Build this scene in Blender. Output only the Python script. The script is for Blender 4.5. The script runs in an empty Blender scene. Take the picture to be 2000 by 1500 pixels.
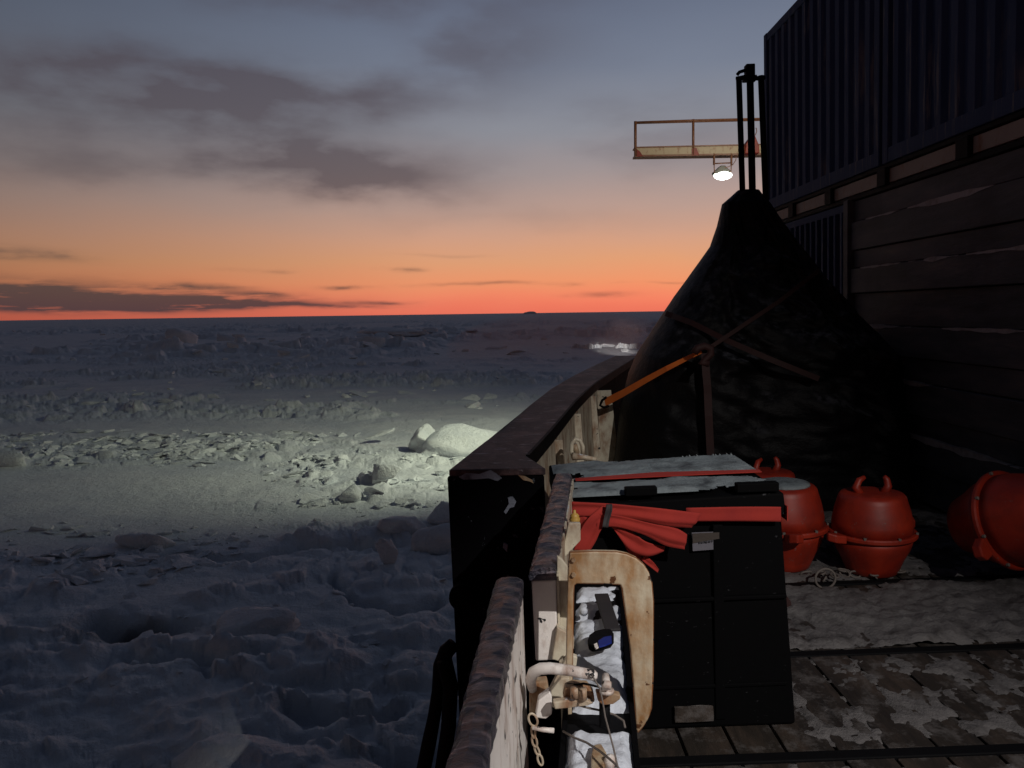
import bpy, bmesh, math, random
import numpy as np
from mathutils import Vector, Matrix
random.seed(7)
R = math.radians
scene = bpy.context.scene
COL = scene.collection

# ------------------------------------------------------------------ camera
PITCH, ROLL, HEEL = R(5.29), R(0.8), R(-1.4)
f0 = Vector((0, math.cos(PITCH), -math.sin(PITCH))); r0 = Vector((1, 0, 0)); u0 = Vector((0, math.sin(PITCH), math.cos(PITCH)))
up = u0*math.cos(ROLL) + r0*math.sin(ROLL)
rt = r0*math.cos(ROLL) - u0*math.sin(ROLL)
cam_d = bpy.data.cameras.new('camera'); cam = bpy.data.objects.new('camera', cam_d); COL.objects.link(cam)
cam_d.sensor_width = 36; cam_d.lens = 27; cam_d.clip_end = 20000; cam_d.clip_start = 0.05
cam.matrix_world = Matrix(((rt.x, up.x, -f0.x, 0), (rt.y, up.y, -f0.y, 0), (rt.z, up.z, -f0.z, 0), (0, 0, 0, 1)))
scene.camera = cam
scene.render.resolution_x = 1024; scene.render.resolution_y = 768
scene.view_settings.view_transform = 'Standard'; scene.view_settings.look = 'None'
scene.view_settings.exposure = 0; scene.view_settings.gamma = 1
scene.render.engine = 'CYCLES'
SHIP = Matrix.Rotation(HEEL, 4, 'Y'); SHIPI = SHIP.inverted()

def ray(px, py, ship=True):
    d = f0*1500 + rt*(px-1000) - up*(py-750)
    return (SHIPI.to_3x3() @ d) if ship else d
def KY(px, py, y, s=True): d = ray(px, py, s); return d*(y/d.y)
def KZ(px, py, z, s=True): d = ray(px, py, s); return d*(z/d.z)
def KX(px, py, x, s=True): d = ray(px, py, s); return d*(x/d.x)

# ------------------------------------------------------------------ node helper
def srgb(r, g, b):
    c = lambda v: (v/255/12.92 if v <= 10 else ((v/255+.055)/1.055)**2.4)
    return (c(r), c(g), c(b), 1)
class NT:
    def __init__(s, tree): s.t = tree; tree.nodes.clear()
    def n(s, typ, **kw):
        nd = s.t.nodes.new(typ)
        for k, v in kw.items():
            if k.startswith('i_'):
                key = k[2:]; key = int(key) if key.isdigit() else key
                sock = nd.inputs[key]
                if hasattr(v, 'is_output'): s.t.links.new(v, sock)
                else: sock.default_value = v
            else: setattr(nd, k, v)
        return nd
    def m(s, op, a, b=None, clamp=False):
        nd = s.t.nodes.new('ShaderNodeMath'); nd.operation = op; nd.use_clamp = clamp
        for i, v in enumerate((a, b)):
            if v is None: continue
            if hasattr(v, 'is_output'): s.t.links.new(v, nd.inputs[i])
            else: nd.inputs[i].default_value = v
        return nd.outputs[0]
    def mix(s, f, a, b, blend='MIX'):
        nd = s.t.nodes.new('ShaderNodeMix'); nd.data_type = 'RGBA'; nd.blend_type = blend
        for i, v in ((0, f), (6, a), (7, b)):
            if hasattr(v, 'is_output'): s.t.links.new(v, nd.inputs[i])
            else: nd.inputs[i].default_value = v if i == 0 else (tuple(v) + (1,))[:4]
        return nd.outputs[2]
    def ramp(s, f, stops, interp='LINEAR'):
        nd = s.t.nodes.new('ShaderNodeValToRGB'); cr = nd.color_ramp; cr.interpolation = interp
        while len(cr.elements) > 1: cr.elements.remove(cr.elements[0])
        for i, (p, c) in enumerate(stops):
            e = cr.elements[0] if i == 0 else cr.elements.new(p)
            e.position = p; e.color = (tuple(c) + (1,))[:4] if not isinstance(c, (int, float)) else (c, c, c, 1)
        s.t.links.new(f, nd.inputs[0]); return nd.outputs[0]
    def link(s, a, b): s.t.links.new(a, b)

# ------------------------------------------------------------------ sky: dusk, the sun already under the horizon
world = bpy.data.worlds.new('World'); scene.world = world; world.use_nodes = True
w = NT(world.node_tree)
tc = w.n('ShaderNodeTexCoord'); sep = w.n('ShaderNodeSeparateXYZ', i_0=tc.outputs['Generated'])
x_, y_, z_ = sep.outputs
el = w.m('MULTIPLY', w.m('ARCSINE', z_), 180/math.pi)
az = w.m('MULTIPLY', w.m('ARCTAN2', x_, y_), 180/math.pi)
wv = w.n('ShaderNodeCombineXYZ', i_0=w.m('MULTIPLY', az, .16), i_1=w.m('MULTIPLY', el, .42), i_2=0.)
nz = w.n('ShaderNodeTexNoise', i_Vector=wv.outputs[0], i_Scale=.9, i_Detail=6.0, i_Roughness=.5)
nzs = w.n('ShaderNodeSeparateXYZ', i_0=nz.outputs['Color'])
azw = w.m('ADD', az, w.m('MULTIPLY', w.m('SUBTRACT', nzs.outputs[0], .5), 13))
elw = w.m('ADD', el, w.m('MULTIPLY', w.m('SUBTRACT', nzs.outputs[1], .5), 4.2))
elw2 = w.m('ADD', el, w.m('MULTIPLY', w.m('SUBTRACT', nzs.outputs[2], .5), 1.1))
elr = w.m('ADD', el, w.m('MULTIPLY', w.m('SUBTRACT', nzs.outputs[2], .5), 1.0))
E = lambda e: max(0, min(1, (e+2)/92))
sky = w.ramp(w.m('DIVIDE', w.m('ADD', elr, 2), 92), [
    (E(-2), srgb(215, 105, 86)), (E(.3), srgb(234, 118, 94)), (E(1.1), srgb(236, 130, 101)), (E(2.2), srgb(230, 144, 106)), (E(3.8), srgb(216, 152, 115)),
    (E(5.4), srgb(203, 152, 128)), (E(7.5), srgb(180, 149, 139)), (E(10), srgb(154, 141, 142)), (E(13), srgb(136, 138, 148)),
    (E(17), srgb(112, 120, 138)), (E(22), srgb(94, 104, 126)), (E(27), srgb(64, 73, 94)), (E(40), srgb(48, 56, 76)), (E(90), srgb(42, 50, 70))])
azf = w.ramp(w.m('DIVIDE', w.m('ABSOLUTE', w.m('SUBTRACT', az, 12)), 180), [
    (0, 1.0), (.10, .97), (.20, .68), (.27, .50), (.4, .30), (.6, .2), (1, .15)])
sky = w.mix(1.0, sky, azf, 'MULTIPLY')
# clouds: (photo x, y, half width, half height, slope, strength, band)
CL = [(170, 150, 300, 55, -.05, .95, 0), (430, 200, 260, 50, -.05, .8, 0), (720, 190, 230, 34, 0, .85, 0), (610, 305, 240, 46, 0, 1.15, 0),
      (800, 345, 150, 36, -.05, .75, 0), (130, 260, 200, 40, 0, .5, 0), (980, 100, 160, 60, 0, .7, 0), (700, -30, 500, 50, 0, .8, 0),
      (1330, 260, 190, 60, 0, .45, 0), (1030, 420, 240, 30, 0, .2, 0), (350, 330, 260, 28, 0, .4, 0),
      (60, 570, 280, 20, -.05, 1.3, 1), (220, 594, 300, 10, 0, 1.5, 1), (560, 598, 150, 5, 0, .8, 1), (10, 494, 60, 11, -.05, .75, 1),
      (360, 562, 60, 5, 0, .7, 1), (500, 576, 80, 5, -.03, .6, 1), (680, 561, 50, 3.5, 0, .7, 1), (760, 588, 60, 3.2, 0, .6, 1), (775, 525, 34, 4, 0, .5, 1),
      (510, 528, 40, 4, 0, .3, 1), (960, 554, 95, 3.5, 0, .45, 1), (1170, 577, 60, 5, 0, .42, 1), (1120, 556, 30, 4, 0, .3, 1), (1300, 551, 45, 2.6, 0, .3, 1), (860, 498, 80, 3, 0, .15, 1)]
acc = [0., 0.]
for (px, py, hw, hh, sl, st, b) in CL:
    d = ray(px, py, False).normalized(); a0 = math.degrees(math.atan2(d.x, d.y)); e0 = math.degrees(math.asin(d.z))
    k = math.degrees(1/1500)
    A, EE = (azw, elw) if b == 0 else (azw, elw2)
    da = w.m('SUBTRACT', A, a0)
    de = w.m('SUBTRACT', w.m('SUBTRACT', EE, e0), w.m('MULTIPLY', da, sl))
    q = w.m('ADD', w.m('POWER', w.m('ABSOLUTE', w.m('DIVIDE', da, hw*k)), 2.), w.m('POWER', w.m('ABSOLUTE', w.m('DIVIDE', de, hh*k)), 2.))
    g = w.m('MULTIPLY', w.m('EXPONENT', w.m('MULTIPLY', q, -1.)), st)
    acc[b] = g if acc[b] == 0. else w.m('ADD', acc[b], g)
brk = w.ramp(nz.outputs[0], [(.30, .45), (.66, 1.0)], 'EASE')
cl0 = w.m('MULTIPLY', acc[0], brk, True)
sv = w.n('ShaderNodeCombineXYZ', i_0=w.m('MULTIPLY', az, .22), i_1=w.m('MULTIPLY', el, 1.9), i_2=3.)
ns = w.n('ShaderNodeTexNoise', i_Vector=sv.outputs[0], i_Scale=1.0, i_Detail=6.0, i_Roughness=.6)
acc[1] = w.m('MULTIPLY', acc[1], w.ramp(ns.outputs[0], [(.32, .35), (.56, 1.1)], 'EASE'))
sky = w.mix(cl0, sky, w.mix(.5, w.mix(1.0, sky, (.48, .40, .40), 'MULTIPLY'), srgb(84, 77, 87)))
sky = w.mix(w.m('MULTIPLY', acc[1], 1.0, True), sky, w.mix(.25, srgb(70, 62, 68), w.mix(1.0, sky, (.25, .3, .4), 'MULTIPLY')))
nish = w.n('ShaderNodeTexSky'); nish.sky_type = 'NISHITA'; nish.sun_disc = False; nish.sun_elevation = R(-1.5); nish.sun_rotation = R(12)
bg = w.n('ShaderNodeBackground', i_0=sky, i_1=1.0)
bg2 = w.n('ShaderNodeBackground', i_0=nish.outputs[0], i_1=.05)
ad = w.n('ShaderNodeAddShader', i_0=bg.outputs[0], i_1=bg2.outputs[0])
out = w.n('ShaderNodeOutputWorld', i_0=ad.outputs[0])

# ------------------------------------------------------------------ materials
def mat(name, build):
    m = bpy.data.materials.new(name); m.use_nodes = True
    t = NT(m.node_tree); o = t.n('ShaderNodeOutputMaterial'); b = t.n('ShaderNodeBsdfPrincipled'); t.link(b.outputs[0], o.inputs[0])
    build(t, b); return m
def noise(t, scale, detail=4, rough=.55, vec=None, stretch=None):
    tc = t.n('ShaderNodeTexCoord'); v = vec or tc.outputs['Object']
    if stretch: v = t.n('ShaderNodeMapping', i_0=v, i_3=stretch).outputs[0]
    return t.n('ShaderNodeTexNoise', i_Vector=v, i_Scale=float(scale), i_Detail=float(detail), i_Roughness=rough).outputs[0]
def bump(t, b, h, s=.3, d=.01):
    bp = t.n('ShaderNodeBump', i_Strength=s, i_Distance=d, i_Height=h); t.link(bp.outputs[0], b.inputs['Normal'])
def step(t, f, lo, hi): return t.ramp(f, [(lo, 0.), (hi, 1.)])
def paint(name, col, rust=.0, chips=0., chipcol=(.01, .01, .012), rough=.45, spec=.5, rustcol=(.30, .10, .02), rscale=9, snow=0.):
    def bld(t, b):
        n1 = noise(t, 6); c = t.mix(t.m('MULTIPLY', n1, .6), col, tuple(v*.68 for v in col))
        rn = noise(t, rscale, 6, .65, stretch=(1, 1, .45))
        if rust:
            c = t.mix(t.m('MULTIPLY', step(t, rn, .60-rust*.2, .74-rust*.12), .85), c, t.mix(noise(t, 40), rustcol, tuple(v*.3 for v in rustcol)))
        if chips:
            c = t.mix(step(t, noise(t, 22, 5, .6), .70-chips*.12, .71-chips*.12), c, chipcol)
        if snow:
            g = t.n('ShaderNodeNewGeometry'); nzz = t.n('ShaderNodeSeparateXYZ', i_0=g.outputs['Normal']).outputs[2]
            sm = t.m('MULTIPLY', step(t, nzz, .6, .9), step(t, noise(t, 14, 6, .7), .62-snow*.3, .68-snow*.3))
            c = t.mix(sm, c, (.62, .66, .72))
        t.link(c, b.inputs['Base Color'])
        t.link(t.m('ADD', rough-.1, t.m('MULTIPLY', noise(t, 18), .3)), b.inputs['Roughness']); b.inputs['Specular IOR Level'].default_value = spec
        bump(t, b, t.m('ADD', noise(t, 60, 5), t.m('MULTIPLY', rn, 1.5)), .35, .004)
    return mat(name, bld)
M = {}
M['cream'] = paint('cream_paint', (.64, .58, .45), rust=.7, chips=.3, snow=.15)
M['white'] = paint('white_paint', (.86, .81, .77), rust=.42, chips=.6, rscale=12)
M['yellow'] = paint('yellowed_paint', (.62, .54, .40), rust=1.15, chips=.5, chipcol=(.10, .04, .015), rscale=10, rustcol=(.42, .17, .025))
M['rustedge'] = paint('dark_rust', (.20, .08, .03), rust=.8, chips=.8, rscale=30, rough=.8)
M['rusty'] = paint('rusty_steel', (.46, .38, .26), rust=1.1, chips=.2, rscale=16)
M['black'] = paint('black_paint', (.003, .003, .004), chips=.22, chipcol=(.06, .07, .085), rough=.8, spec=.05)
M['blackplain'] = paint('black_steel', (.004, .004, .005), rough=.65, spec=.12)
def cap(t, b):
    n1 = noise(t, 11, 7, .72, stretch=(.8, 4.0, 1)); n2 = noise(t, 50, 4, .6, stretch=(.6, 2.6, 1))
    c = t.ramp(n1, [(.38, (.008, .010, .021)), (.48, (.030, .031, .052)), (.57, (.090, .078, .105)), (.68, (.30, .22, .24))])
    c = t.mix(step(t, noise(t, 14, 6, .7), .60, .66), c, (.02, .018, .025))
    t.link(c, b.inputs['Base Color']); b.inputs['Roughness'].default_value = .30
    bump(t, b, t.m('ADD', n1, t.m('MULTIPLY', n2, .5)), 1., .03)
M['cap'] = mat('iced_rail_cap', cap)
def bul(t, b):
    n1 = noise(t, 4, 7, .7, stretch=(1, .5, 1))
    c = t.ramp(n1, [(.36, (.014, .011, .013)), (.5, (.050, .036, .039)), (.62, (.17, .11, .11))])
    c = t.mix(step(t, noise(t, 7, 6, .7, stretch=(1, 3, 1)), .60, .64), c, (.30, .29, .33))
    t.link(c, b.inputs['Base Color']); b.inputs['Roughness'].default_value = .6; b.inputs['Specular IOR Level'].default_value = .25
    bump(t, b, noise(t, 20, 6, .7), .6, .01)
M['bulwark_top'] = mat('weathered_bulwark_top', bul)
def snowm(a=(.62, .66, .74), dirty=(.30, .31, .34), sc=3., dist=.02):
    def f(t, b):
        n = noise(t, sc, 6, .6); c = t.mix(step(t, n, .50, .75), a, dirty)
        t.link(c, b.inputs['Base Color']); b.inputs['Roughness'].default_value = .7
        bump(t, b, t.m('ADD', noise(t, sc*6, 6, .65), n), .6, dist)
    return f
M['snow'] = mat('snow', snowm())
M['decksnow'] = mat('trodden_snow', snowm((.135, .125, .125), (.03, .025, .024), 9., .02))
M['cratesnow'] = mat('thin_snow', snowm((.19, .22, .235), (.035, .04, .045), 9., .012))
M['ledgefrost'] = mat('brown_grey_frost', snowm((.30, .27, .28), (.12, .09, .08), 6., .01))
M['frost'] = mat('grey_frost', snowm((.20, .23, .29), (.01, .01, .012), 16., .01))
def crate(t, b):
    c = t.mix(step(t, noise(t, 26, 6, .7, stretch=(1, 1, 3)), .66, .70), (.002, .002, .0024), (.05, .05, .055))
    t.link(c, b.inputs['Base Color']); b.inputs['Roughness'].default_value = .8; b.inputs['Specular IOR Level'].default_value = .06; bump(t, b, noise(t, 30), .2, .004)
M['crate'] = mat('black_plastic', crate)
def fab(c1, c2, sc=60, rough=.75, sheen=0):
    def f(t, b):
        n = noise(t, sc, 3); c = t.mix(noise(t, 7, 5), c1, c2); t.link(c, b.inputs['Base Color']); b.inputs['Roughness'].default_value = rough
        bump(t, b, n, .3, .003)
    return f
M['red'] = mat('red_webbing', fab((.40, .030, .016), (.22, .012, .012), 60, .9))
M['orangeweb'] = mat('orange_webbing', fab((.85, .22, .03), (.5, .09, .015)))
M['dimred'] = mat('dimmed_red_webbing', fab((.035, .006, .005), (.014, .003, .003)))  # darkened red webbing: the low light is put into its colour
M['darkweb'] = mat('dark_webbing', fab((.012, .012, .014), (.03, .026, .028)))
def tarp(t, b):
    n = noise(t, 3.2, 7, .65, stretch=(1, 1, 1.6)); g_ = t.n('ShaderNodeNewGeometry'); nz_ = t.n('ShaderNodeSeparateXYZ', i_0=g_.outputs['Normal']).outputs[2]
    c = t.mix(step(t, n, .60, .80), (.003, .0027, .0035), (.024, .022, .027)); c = t.mix(t.m('MULTIPLY', step(t, nz_, .45, .8), step(t, noise(t, 9, 6, .7), .45, .6)), c, (.06, .06, .07))  # paler noise patches paint in fold highlights; frost on upward faces
    t.link(c, b.inputs['Base Color']); b.inputs['Roughness'].default_value = .55; b.inputs['Specular IOR Level'].default_value = .16; bump(t, b, t.m('ADD', n, t.m('MULTIPLY', noise(t, 22), .10)), .5, .05)
M['tarp'] = mat('black_tarpaulin', tarp)
def orange(t, b):
    n = noise(t, 5, 5); c = t.mix(step(t, n, .35, .7), (.34, .024, .007), (.19, .011, .005)); c = t.mix(t.m('MULTIPLY', step(t, noise(t, 11, 8, .75), .48, .70), .75), c, (.16, .016, .008)); c = t.mix(step(t, noise(t, 26, 7, .75), .63, .68), c, (.16, .12, .11))
    t.link(c, b.inputs['Base Color']); b.inputs['Roughness'].default_value = .5; bump(t, b, noise(t, 40), .15, .003)
M['orange'] = mat('orange_plastic', orange)
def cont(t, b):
    n = noise(t, 3, 6, .6, stretch=(1, 1, .25)); c = t.mix(step(t, n, .4, .7), (.020, .042, .105), (.036, .060, .13)); c = t.mix(t.m('MULTIPLY', step(t, noise(t, 9, 5, .7, stretch=(1, 1.6, .10)), .54, .62), step(t, noise(t, 1.6, 4, .6), .42, .60)), c, (.13, .135, .16))  # pale vertical streaks paint in the highlights of the lit ribs
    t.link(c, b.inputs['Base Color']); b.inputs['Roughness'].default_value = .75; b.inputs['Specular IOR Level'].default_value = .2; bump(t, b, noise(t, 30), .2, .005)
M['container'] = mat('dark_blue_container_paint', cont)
M['beam'] = paint('stained_cream_beam', (.27, .22, .19), rust=.3, rough=.6)
def timber(t, b):
    n = noise(t, 2.2, 7, .65, stretch=(1, .35, 2)); n2 = noise(t, 1.1, 4)
    c = t.ramp(n, [(.35, (.024, .026, .033)), (.5, (.052, .054, .066)), (.62, (.085, .080, .090)), (.75, (.16, .125, .115))])
    c = t.mix(step(t, n2, .48, .62), c, t.mix(1.0, c, (.45, .45, .5), 'MULTIPLY'))
    t.link(c, b.inputs['Base Color']); b.inputs['Roughness'].default_value = .7; bump(t, b, noise(t, 14, 7, .7, stretch=(1, .2, 1)), .6, .012)
M['timber'] = mat('weathered_wall_board', timber)
def deckm(t, b):
    n = noise(t, 4, 7, .7, stretch=(2.5, .5, 1)); c = t.ramp(n, [(.3, (.010, .008, .007)), (.5, (.025, .019, .015)), (.7, (.06, .042, .032))])
    c = t.mix(t.m('MULTIPLY', step(t, noise(t, 7, 8, .75), .50, .64), .7), c, (.13, .118, .115))
    t.link(c, b.inputs['Base Color']); b.inputs['Roughness'].default_value = .6; bump(t, b, noise(t, 16, 7, .7, stretch=(2, .3, 1)), .7, .01)
M['deck'] = mat('wet_deck_planks', deckm)
M['lampbody'] = paint('lamp_grey', (.22, .23, .20), rust=.1)
M['boom'] = paint('boom_paint', (.62, .52, .34), rust=.35, rustcol=(.45, .10, .03))
M['rail'] = paint('rail_brown', (.30, .14, .08), rust=.5)
M['blue'] = paint('blue_plastic', (.01, .025, .22), rough=.35)
M['label'] = paint('label_paper', (.13, .125, .15), rough=.7)
M['brown'] = paint('label_brown', (.045, .034, .028), rough=.7)
M['ink'] = paint('ink', (.015, .015, .02), rough=.7)
M['rope'] = mat('grey_rope', fab((.20, .17, .15), (.09, .075, .07), 120))
M['brass'] = paint('yellow_cap', (.55, .33, .07), rust=.2)
M['water'] = paint('dark_water', (.01, .012, .016), rough=.15)
def emis(name, col, s):
    def f(t, b): b.inputs['Emission Color'].default_value = col + (1,); b.inputs['Emission Strength'].default_value = s
    return mat(name, f)
M['glow'] = emis('lit_lens', (.93, 1., .92), 9.)
def ice(t, b):
    n = noise(t, .35, 8, .62); n3 = noise(t, 2.2, 7, .65)
    c = t.ramp(n, [(.3, (.66, .70, .77)), (.55, (.80, .83, .86)), (.7, (.68, .71, .76))])
    c = t.mix(t.m('MULTIPLY', step(t, n3, .60, .75), .5), c, (.33, .35, .40))
    a = t.n('ShaderNodeAttribute', attribute_name='dirt').outputs['Fac']
    c = t.mix(a, c, (.028, .018, .013))
    t.link(c, b.inputs['Base Color']); b.inputs['Roughness'].default_value = .75
    bump(t, b, t.m('ADD', t.m('MULTIPLY', n3, .7), t.m('MULTIPLY', noise(t, 9, 8, .72), .45)), .9, .14)
M['ice'] = mat('snow_on_sea_ice', ice)

# ------------------------------------------------------------------ mesh helpers
def tag(o, label=None, cat=None, group=None, kind=None):
    if label: o['label'] = label
    if cat: o['category'] = cat
    if group: o['group'] = group
    if kind: o['kind'] = kind
    return o
def thing(name, label, cat, loc=(0, 0, 0), group=None, ship=True):
    o = bpy.data.objects.new(name, None); COL.objects.link(o); o.empty_display_size = .05
    o.matrix_world = (SHIP if ship else Matrix()) @ Matrix.Translation(Vector(loc)); o['_base'] = tuple(loc)
    return tag(o, label, cat, group)
class MB:
    def __init__(s): s.b = bmesh.new()
    def box(s, c, size, rot=None):
        m = Matrix.Translation(Vector(c)) @ (rot.to_4x4() if rot else Matrix()) @ Matrix.Diagonal((size[0], size[1], size[2], 1))
        bmesh.ops.create_cube(s.b, size=1, matrix=m); return s
    def box2(s, a, b_): a = Vector(a); b_ = Vector(b_); return s.box((a+b_)/2, [abs(v) for v in (b_-a)])
    def hexa(s, bot, top):      # two quads of four points
        v = [s.b.verts.new(p) for p in list(bot)+list(top)]
        for f in ((3, 2, 1, 0), (4, 5, 6, 7), (0, 1, 5, 4), (1, 2, 6, 5), (2, 3, 7, 6), (3, 0, 4, 7)): s.b.faces.new([v[i] for i in f])
        return s
    def prism(s, pts, off):     # polygon swept by a vector
        off = Vector(off); a = [s.b.verts.new(p) for p in pts]; c = [s.b.verts.new(Vector(p)+off) for p in pts]
        s.b.faces.new(a); s.b.faces.new(c[::-1]); n = len(a)
        for i in range(n): s.b.faces.new((a[i], c[i], c[(i+1) % n], a[(i+1) % n]))
        return s
    def tube(s, pts, r, seg=10, closed=False):
        pts = [Vector(p) for p in pts]; n = len(pts); rs = r if isinstance(r, (list, tuple)) else [r]*n; rings = []; ref = None
        for i, p in enumerate(pts):
            a = pts[(i-1) % n] if closed else pts[max(0, i-1)]; b_ = pts[(i+1) % n] if closed else pts[min(n-1, i+1)]
            t = (b_-a).normalized()
            if ref is None: ref = Vector((0, 0, 1)) if abs(t.z) < .9 else Vector((1, 0, 0))
            u = t.cross(ref).normalized(); v = u.cross(t).normalized(); ref = v
            rings.append([s.b.verts.new(p + (u*math.cos(k*2*math.pi/seg) + v*math.sin(k*2*math.pi/seg))*rs[i]) for k in range(seg)])
        rng = range(n if closed else n-1)
        for i in rng:
            A, B = rings[i], rings[(i+1) % n]
            for k in range(seg): s.b.faces.new((A[k], A[(k+1) % seg], B[(k+1) % seg], B[k]))
        if not closed: s.b.faces.new(rings[0][::-1]); s.b.faces.new(rings[-1])
        return s
    def lathe(s, prof, c=(0, 0, 0), seg=40, rot=None):
        c = Vector(c); rings = []
        for r, z in prof:
            ring = []
            for k in range(seg):
                p = Vector((r*math.cos(k*2*math.pi/seg), r*math.sin(k*2*math.pi/seg), z))
                if rot: p = rot @ p
                ring.append(s.b.verts.new(p+c))
            rings.append(ring)
        for A, B in zip(rings, rings[1:]):
            for k in range(seg): s.b.faces.new((A[k], A[(k+1) % seg], B[(k+1) % seg], B[k]))
        s.b.faces.new(rings[0][::-1]); s.b.faces.new(rings[-1]); return s
    def strip(s, L, Rr, th=.003):   # ribbon between two polylines, given thickness
        L = [Vector(p) for p in L]; Rr = [Vector(p) for p in Rr]; off = []
        for i in range(len(L)):
            j = min(i, len(L)-2); nrm = (L[j+1]-L[j]).cross(Rr[j]-L[j]); off.append(nrm.normalized()*th if nrm.length > 1e-9 else Vector((0, th, 0)))
        a = [s.b.verts.new(p) for p in L]; b_ = [s.b.verts.new(p) for p in Rr]
        c = [s.b.verts.new(p+o) for p, o in zip(L, off)]; d = [s.b.verts.new(p+o) for p, o in zip(Rr, off)]
        for i in range(len(L)-1):
            s.b.faces.new((a[i], a[i+1], b_[i+1], b_[i])); s.b.faces.new((c[i+1], c[i], d[i], d[i+1]))
            s.b.faces.new((a[i+1], a[i], c[i], c[i+1])); s.b.faces.new((b_[i], b_[i+1], d[i+1], d[i]))
        s.b.faces.new((a[0], b_[0], d[0], c[0])); s.b.faces.new((b_[-1], a[-1], c[-1], d[-1])); return s
    def build(s, name, m, parent=None, loc=None, bevel=0, smooth=False, ship=True, disp=None, sub=0):
        base = Vector(parent['_base']) if parent is not None and '_base' in parent else Vector(loc or (0, 0, 0))
        bmesh.ops.recalc_face_normals(s.b, faces=s.b.faces)
        if sub: bmesh.ops.subdivide_edges(s.b, edges=s.b.edges, cuts=sub, use_grid_fill=True)
        if disp: 
            for v in s.b.verts: v.co += Vector([random.uniform(-disp, disp) for _ in range(3)])
        bmesh.ops.translate(s.b, verts=s.b.verts, vec=-base)
        me = bpy.data.meshes.new(name); s.b.to_mesh(me); s.b.free()
        if isinstance(m, str): m = M[m]
        me.materials.append(m)
        if smooth:
            for p in me.polygons: p.use_smooth = True
        o = bpy.data.objects.new(name, me); COL.objects.link(o)
        if parent is not None: o.parent = parent; o['_base'] = tuple(base)
        else: o.matrix_world = (SHIP if ship else Matrix()) @ Matrix.Translation(base); o['_base'] = tuple(base)
        if bevel:
            md = o.modifiers.new('bevel', 'BEVEL'); md.width = bevel; md.segments = 2; md.limit_method = 'ANGLE'; md.angle_limit = R(35)
        return o
def copy_tree(o, parent=None):
    c = o.copy(); COL.objects.link(c); c.parent = parent
    for ch in [k for k in bpy.data.objects if k.parent == o]: copy_tree(ch, c)
    return c
def lerp(a, b, t): return a+(b-a)*t

# ------------------------------------------------------------------ numpy noise
def _h(ix, iy, s):
    n = (ix.astype(np.int64)*374761393 + iy.astype(np.int64)*668265263 + s*982451653) & 0x7fffffff
    n = ((n ^ (n >> 13))*1274126177) & 0x7fffffff
    return ((n ^ (n >> 16)) & 0xffff)/65535.
def vnoise(x, y, s=0):
    ix = np.floor(x); iy = np.floor(y); fx = x-ix; fy = y-iy; fx = fx*fx*(3-2*fx); fy = fy*fy*(3-2*fy)
    a = _h(ix, iy, s); b = _h(ix+1, iy, s); c = _h(ix, iy+1, s); d = _h(ix+1, iy+1, s)
    return (a+(b-a)*fx)*(1-fy) + (c+(d-c)*fx)*fy
def fbm(x, y, o=4, s=0, g=.5):
    t = 0; a = 1; n = 0
    for k in range(o): t = t+a*vnoise(x*2**k+k*17.3, y*2**k-k*9.1, s+k); n += a; a *= g
    return t/n
def blocks(x, y, s=0):       # angular tilted plates, cell size 1
    ix = np.floor(x); iy = np.floor(y); best = np.full(x.shape, 9.); sec = np.full(x.shape, 9.); hh = np.zeros(x.shape)
    for i in (-1, 0, 1):
        for j in (-1, 0, 1):
            cx = ix+i; cy = iy+j; px = cx+_h(cx, cy, s); py = cy+_h(cx, cy, s+5)
            dx = x-px; dy = y-py; d = dx*dx+dy*dy
            h = _h(cx, cy, s+9)**2 + (dx*(_h(cx, cy, s+11)-.5) + dy*(_h(cx, cy, s+13)-.5))*1.3
            nb = d < best; sec = np.where(nb, best, np.minimum(sec, d)); hh = np.where(nb, h, hh); best = np.where(nb, d, best)
    e = np.clip((np.sqrt(sec)-np.sqrt(best))*5, 0, 1)
    return hh*(.25+.75*e)
def sstep(a, b, v): t = np.clip((v-a)/(b-a), 0, 1); return t*t*(3-2*t)
def blob(x, y, cx, cy, rx, ry, rot=0):
    c, s = math.cos(rot), math.sin(rot); dx = x-cx; dy = y-cy
    return np.exp(-(((dx*c+dy*s)/rx)**2 + ((-dx*s+dy*c)/ry)**2))
ZI = -5.
def ipt(px, py): return KZ(px, py, ZI, False)

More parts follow.
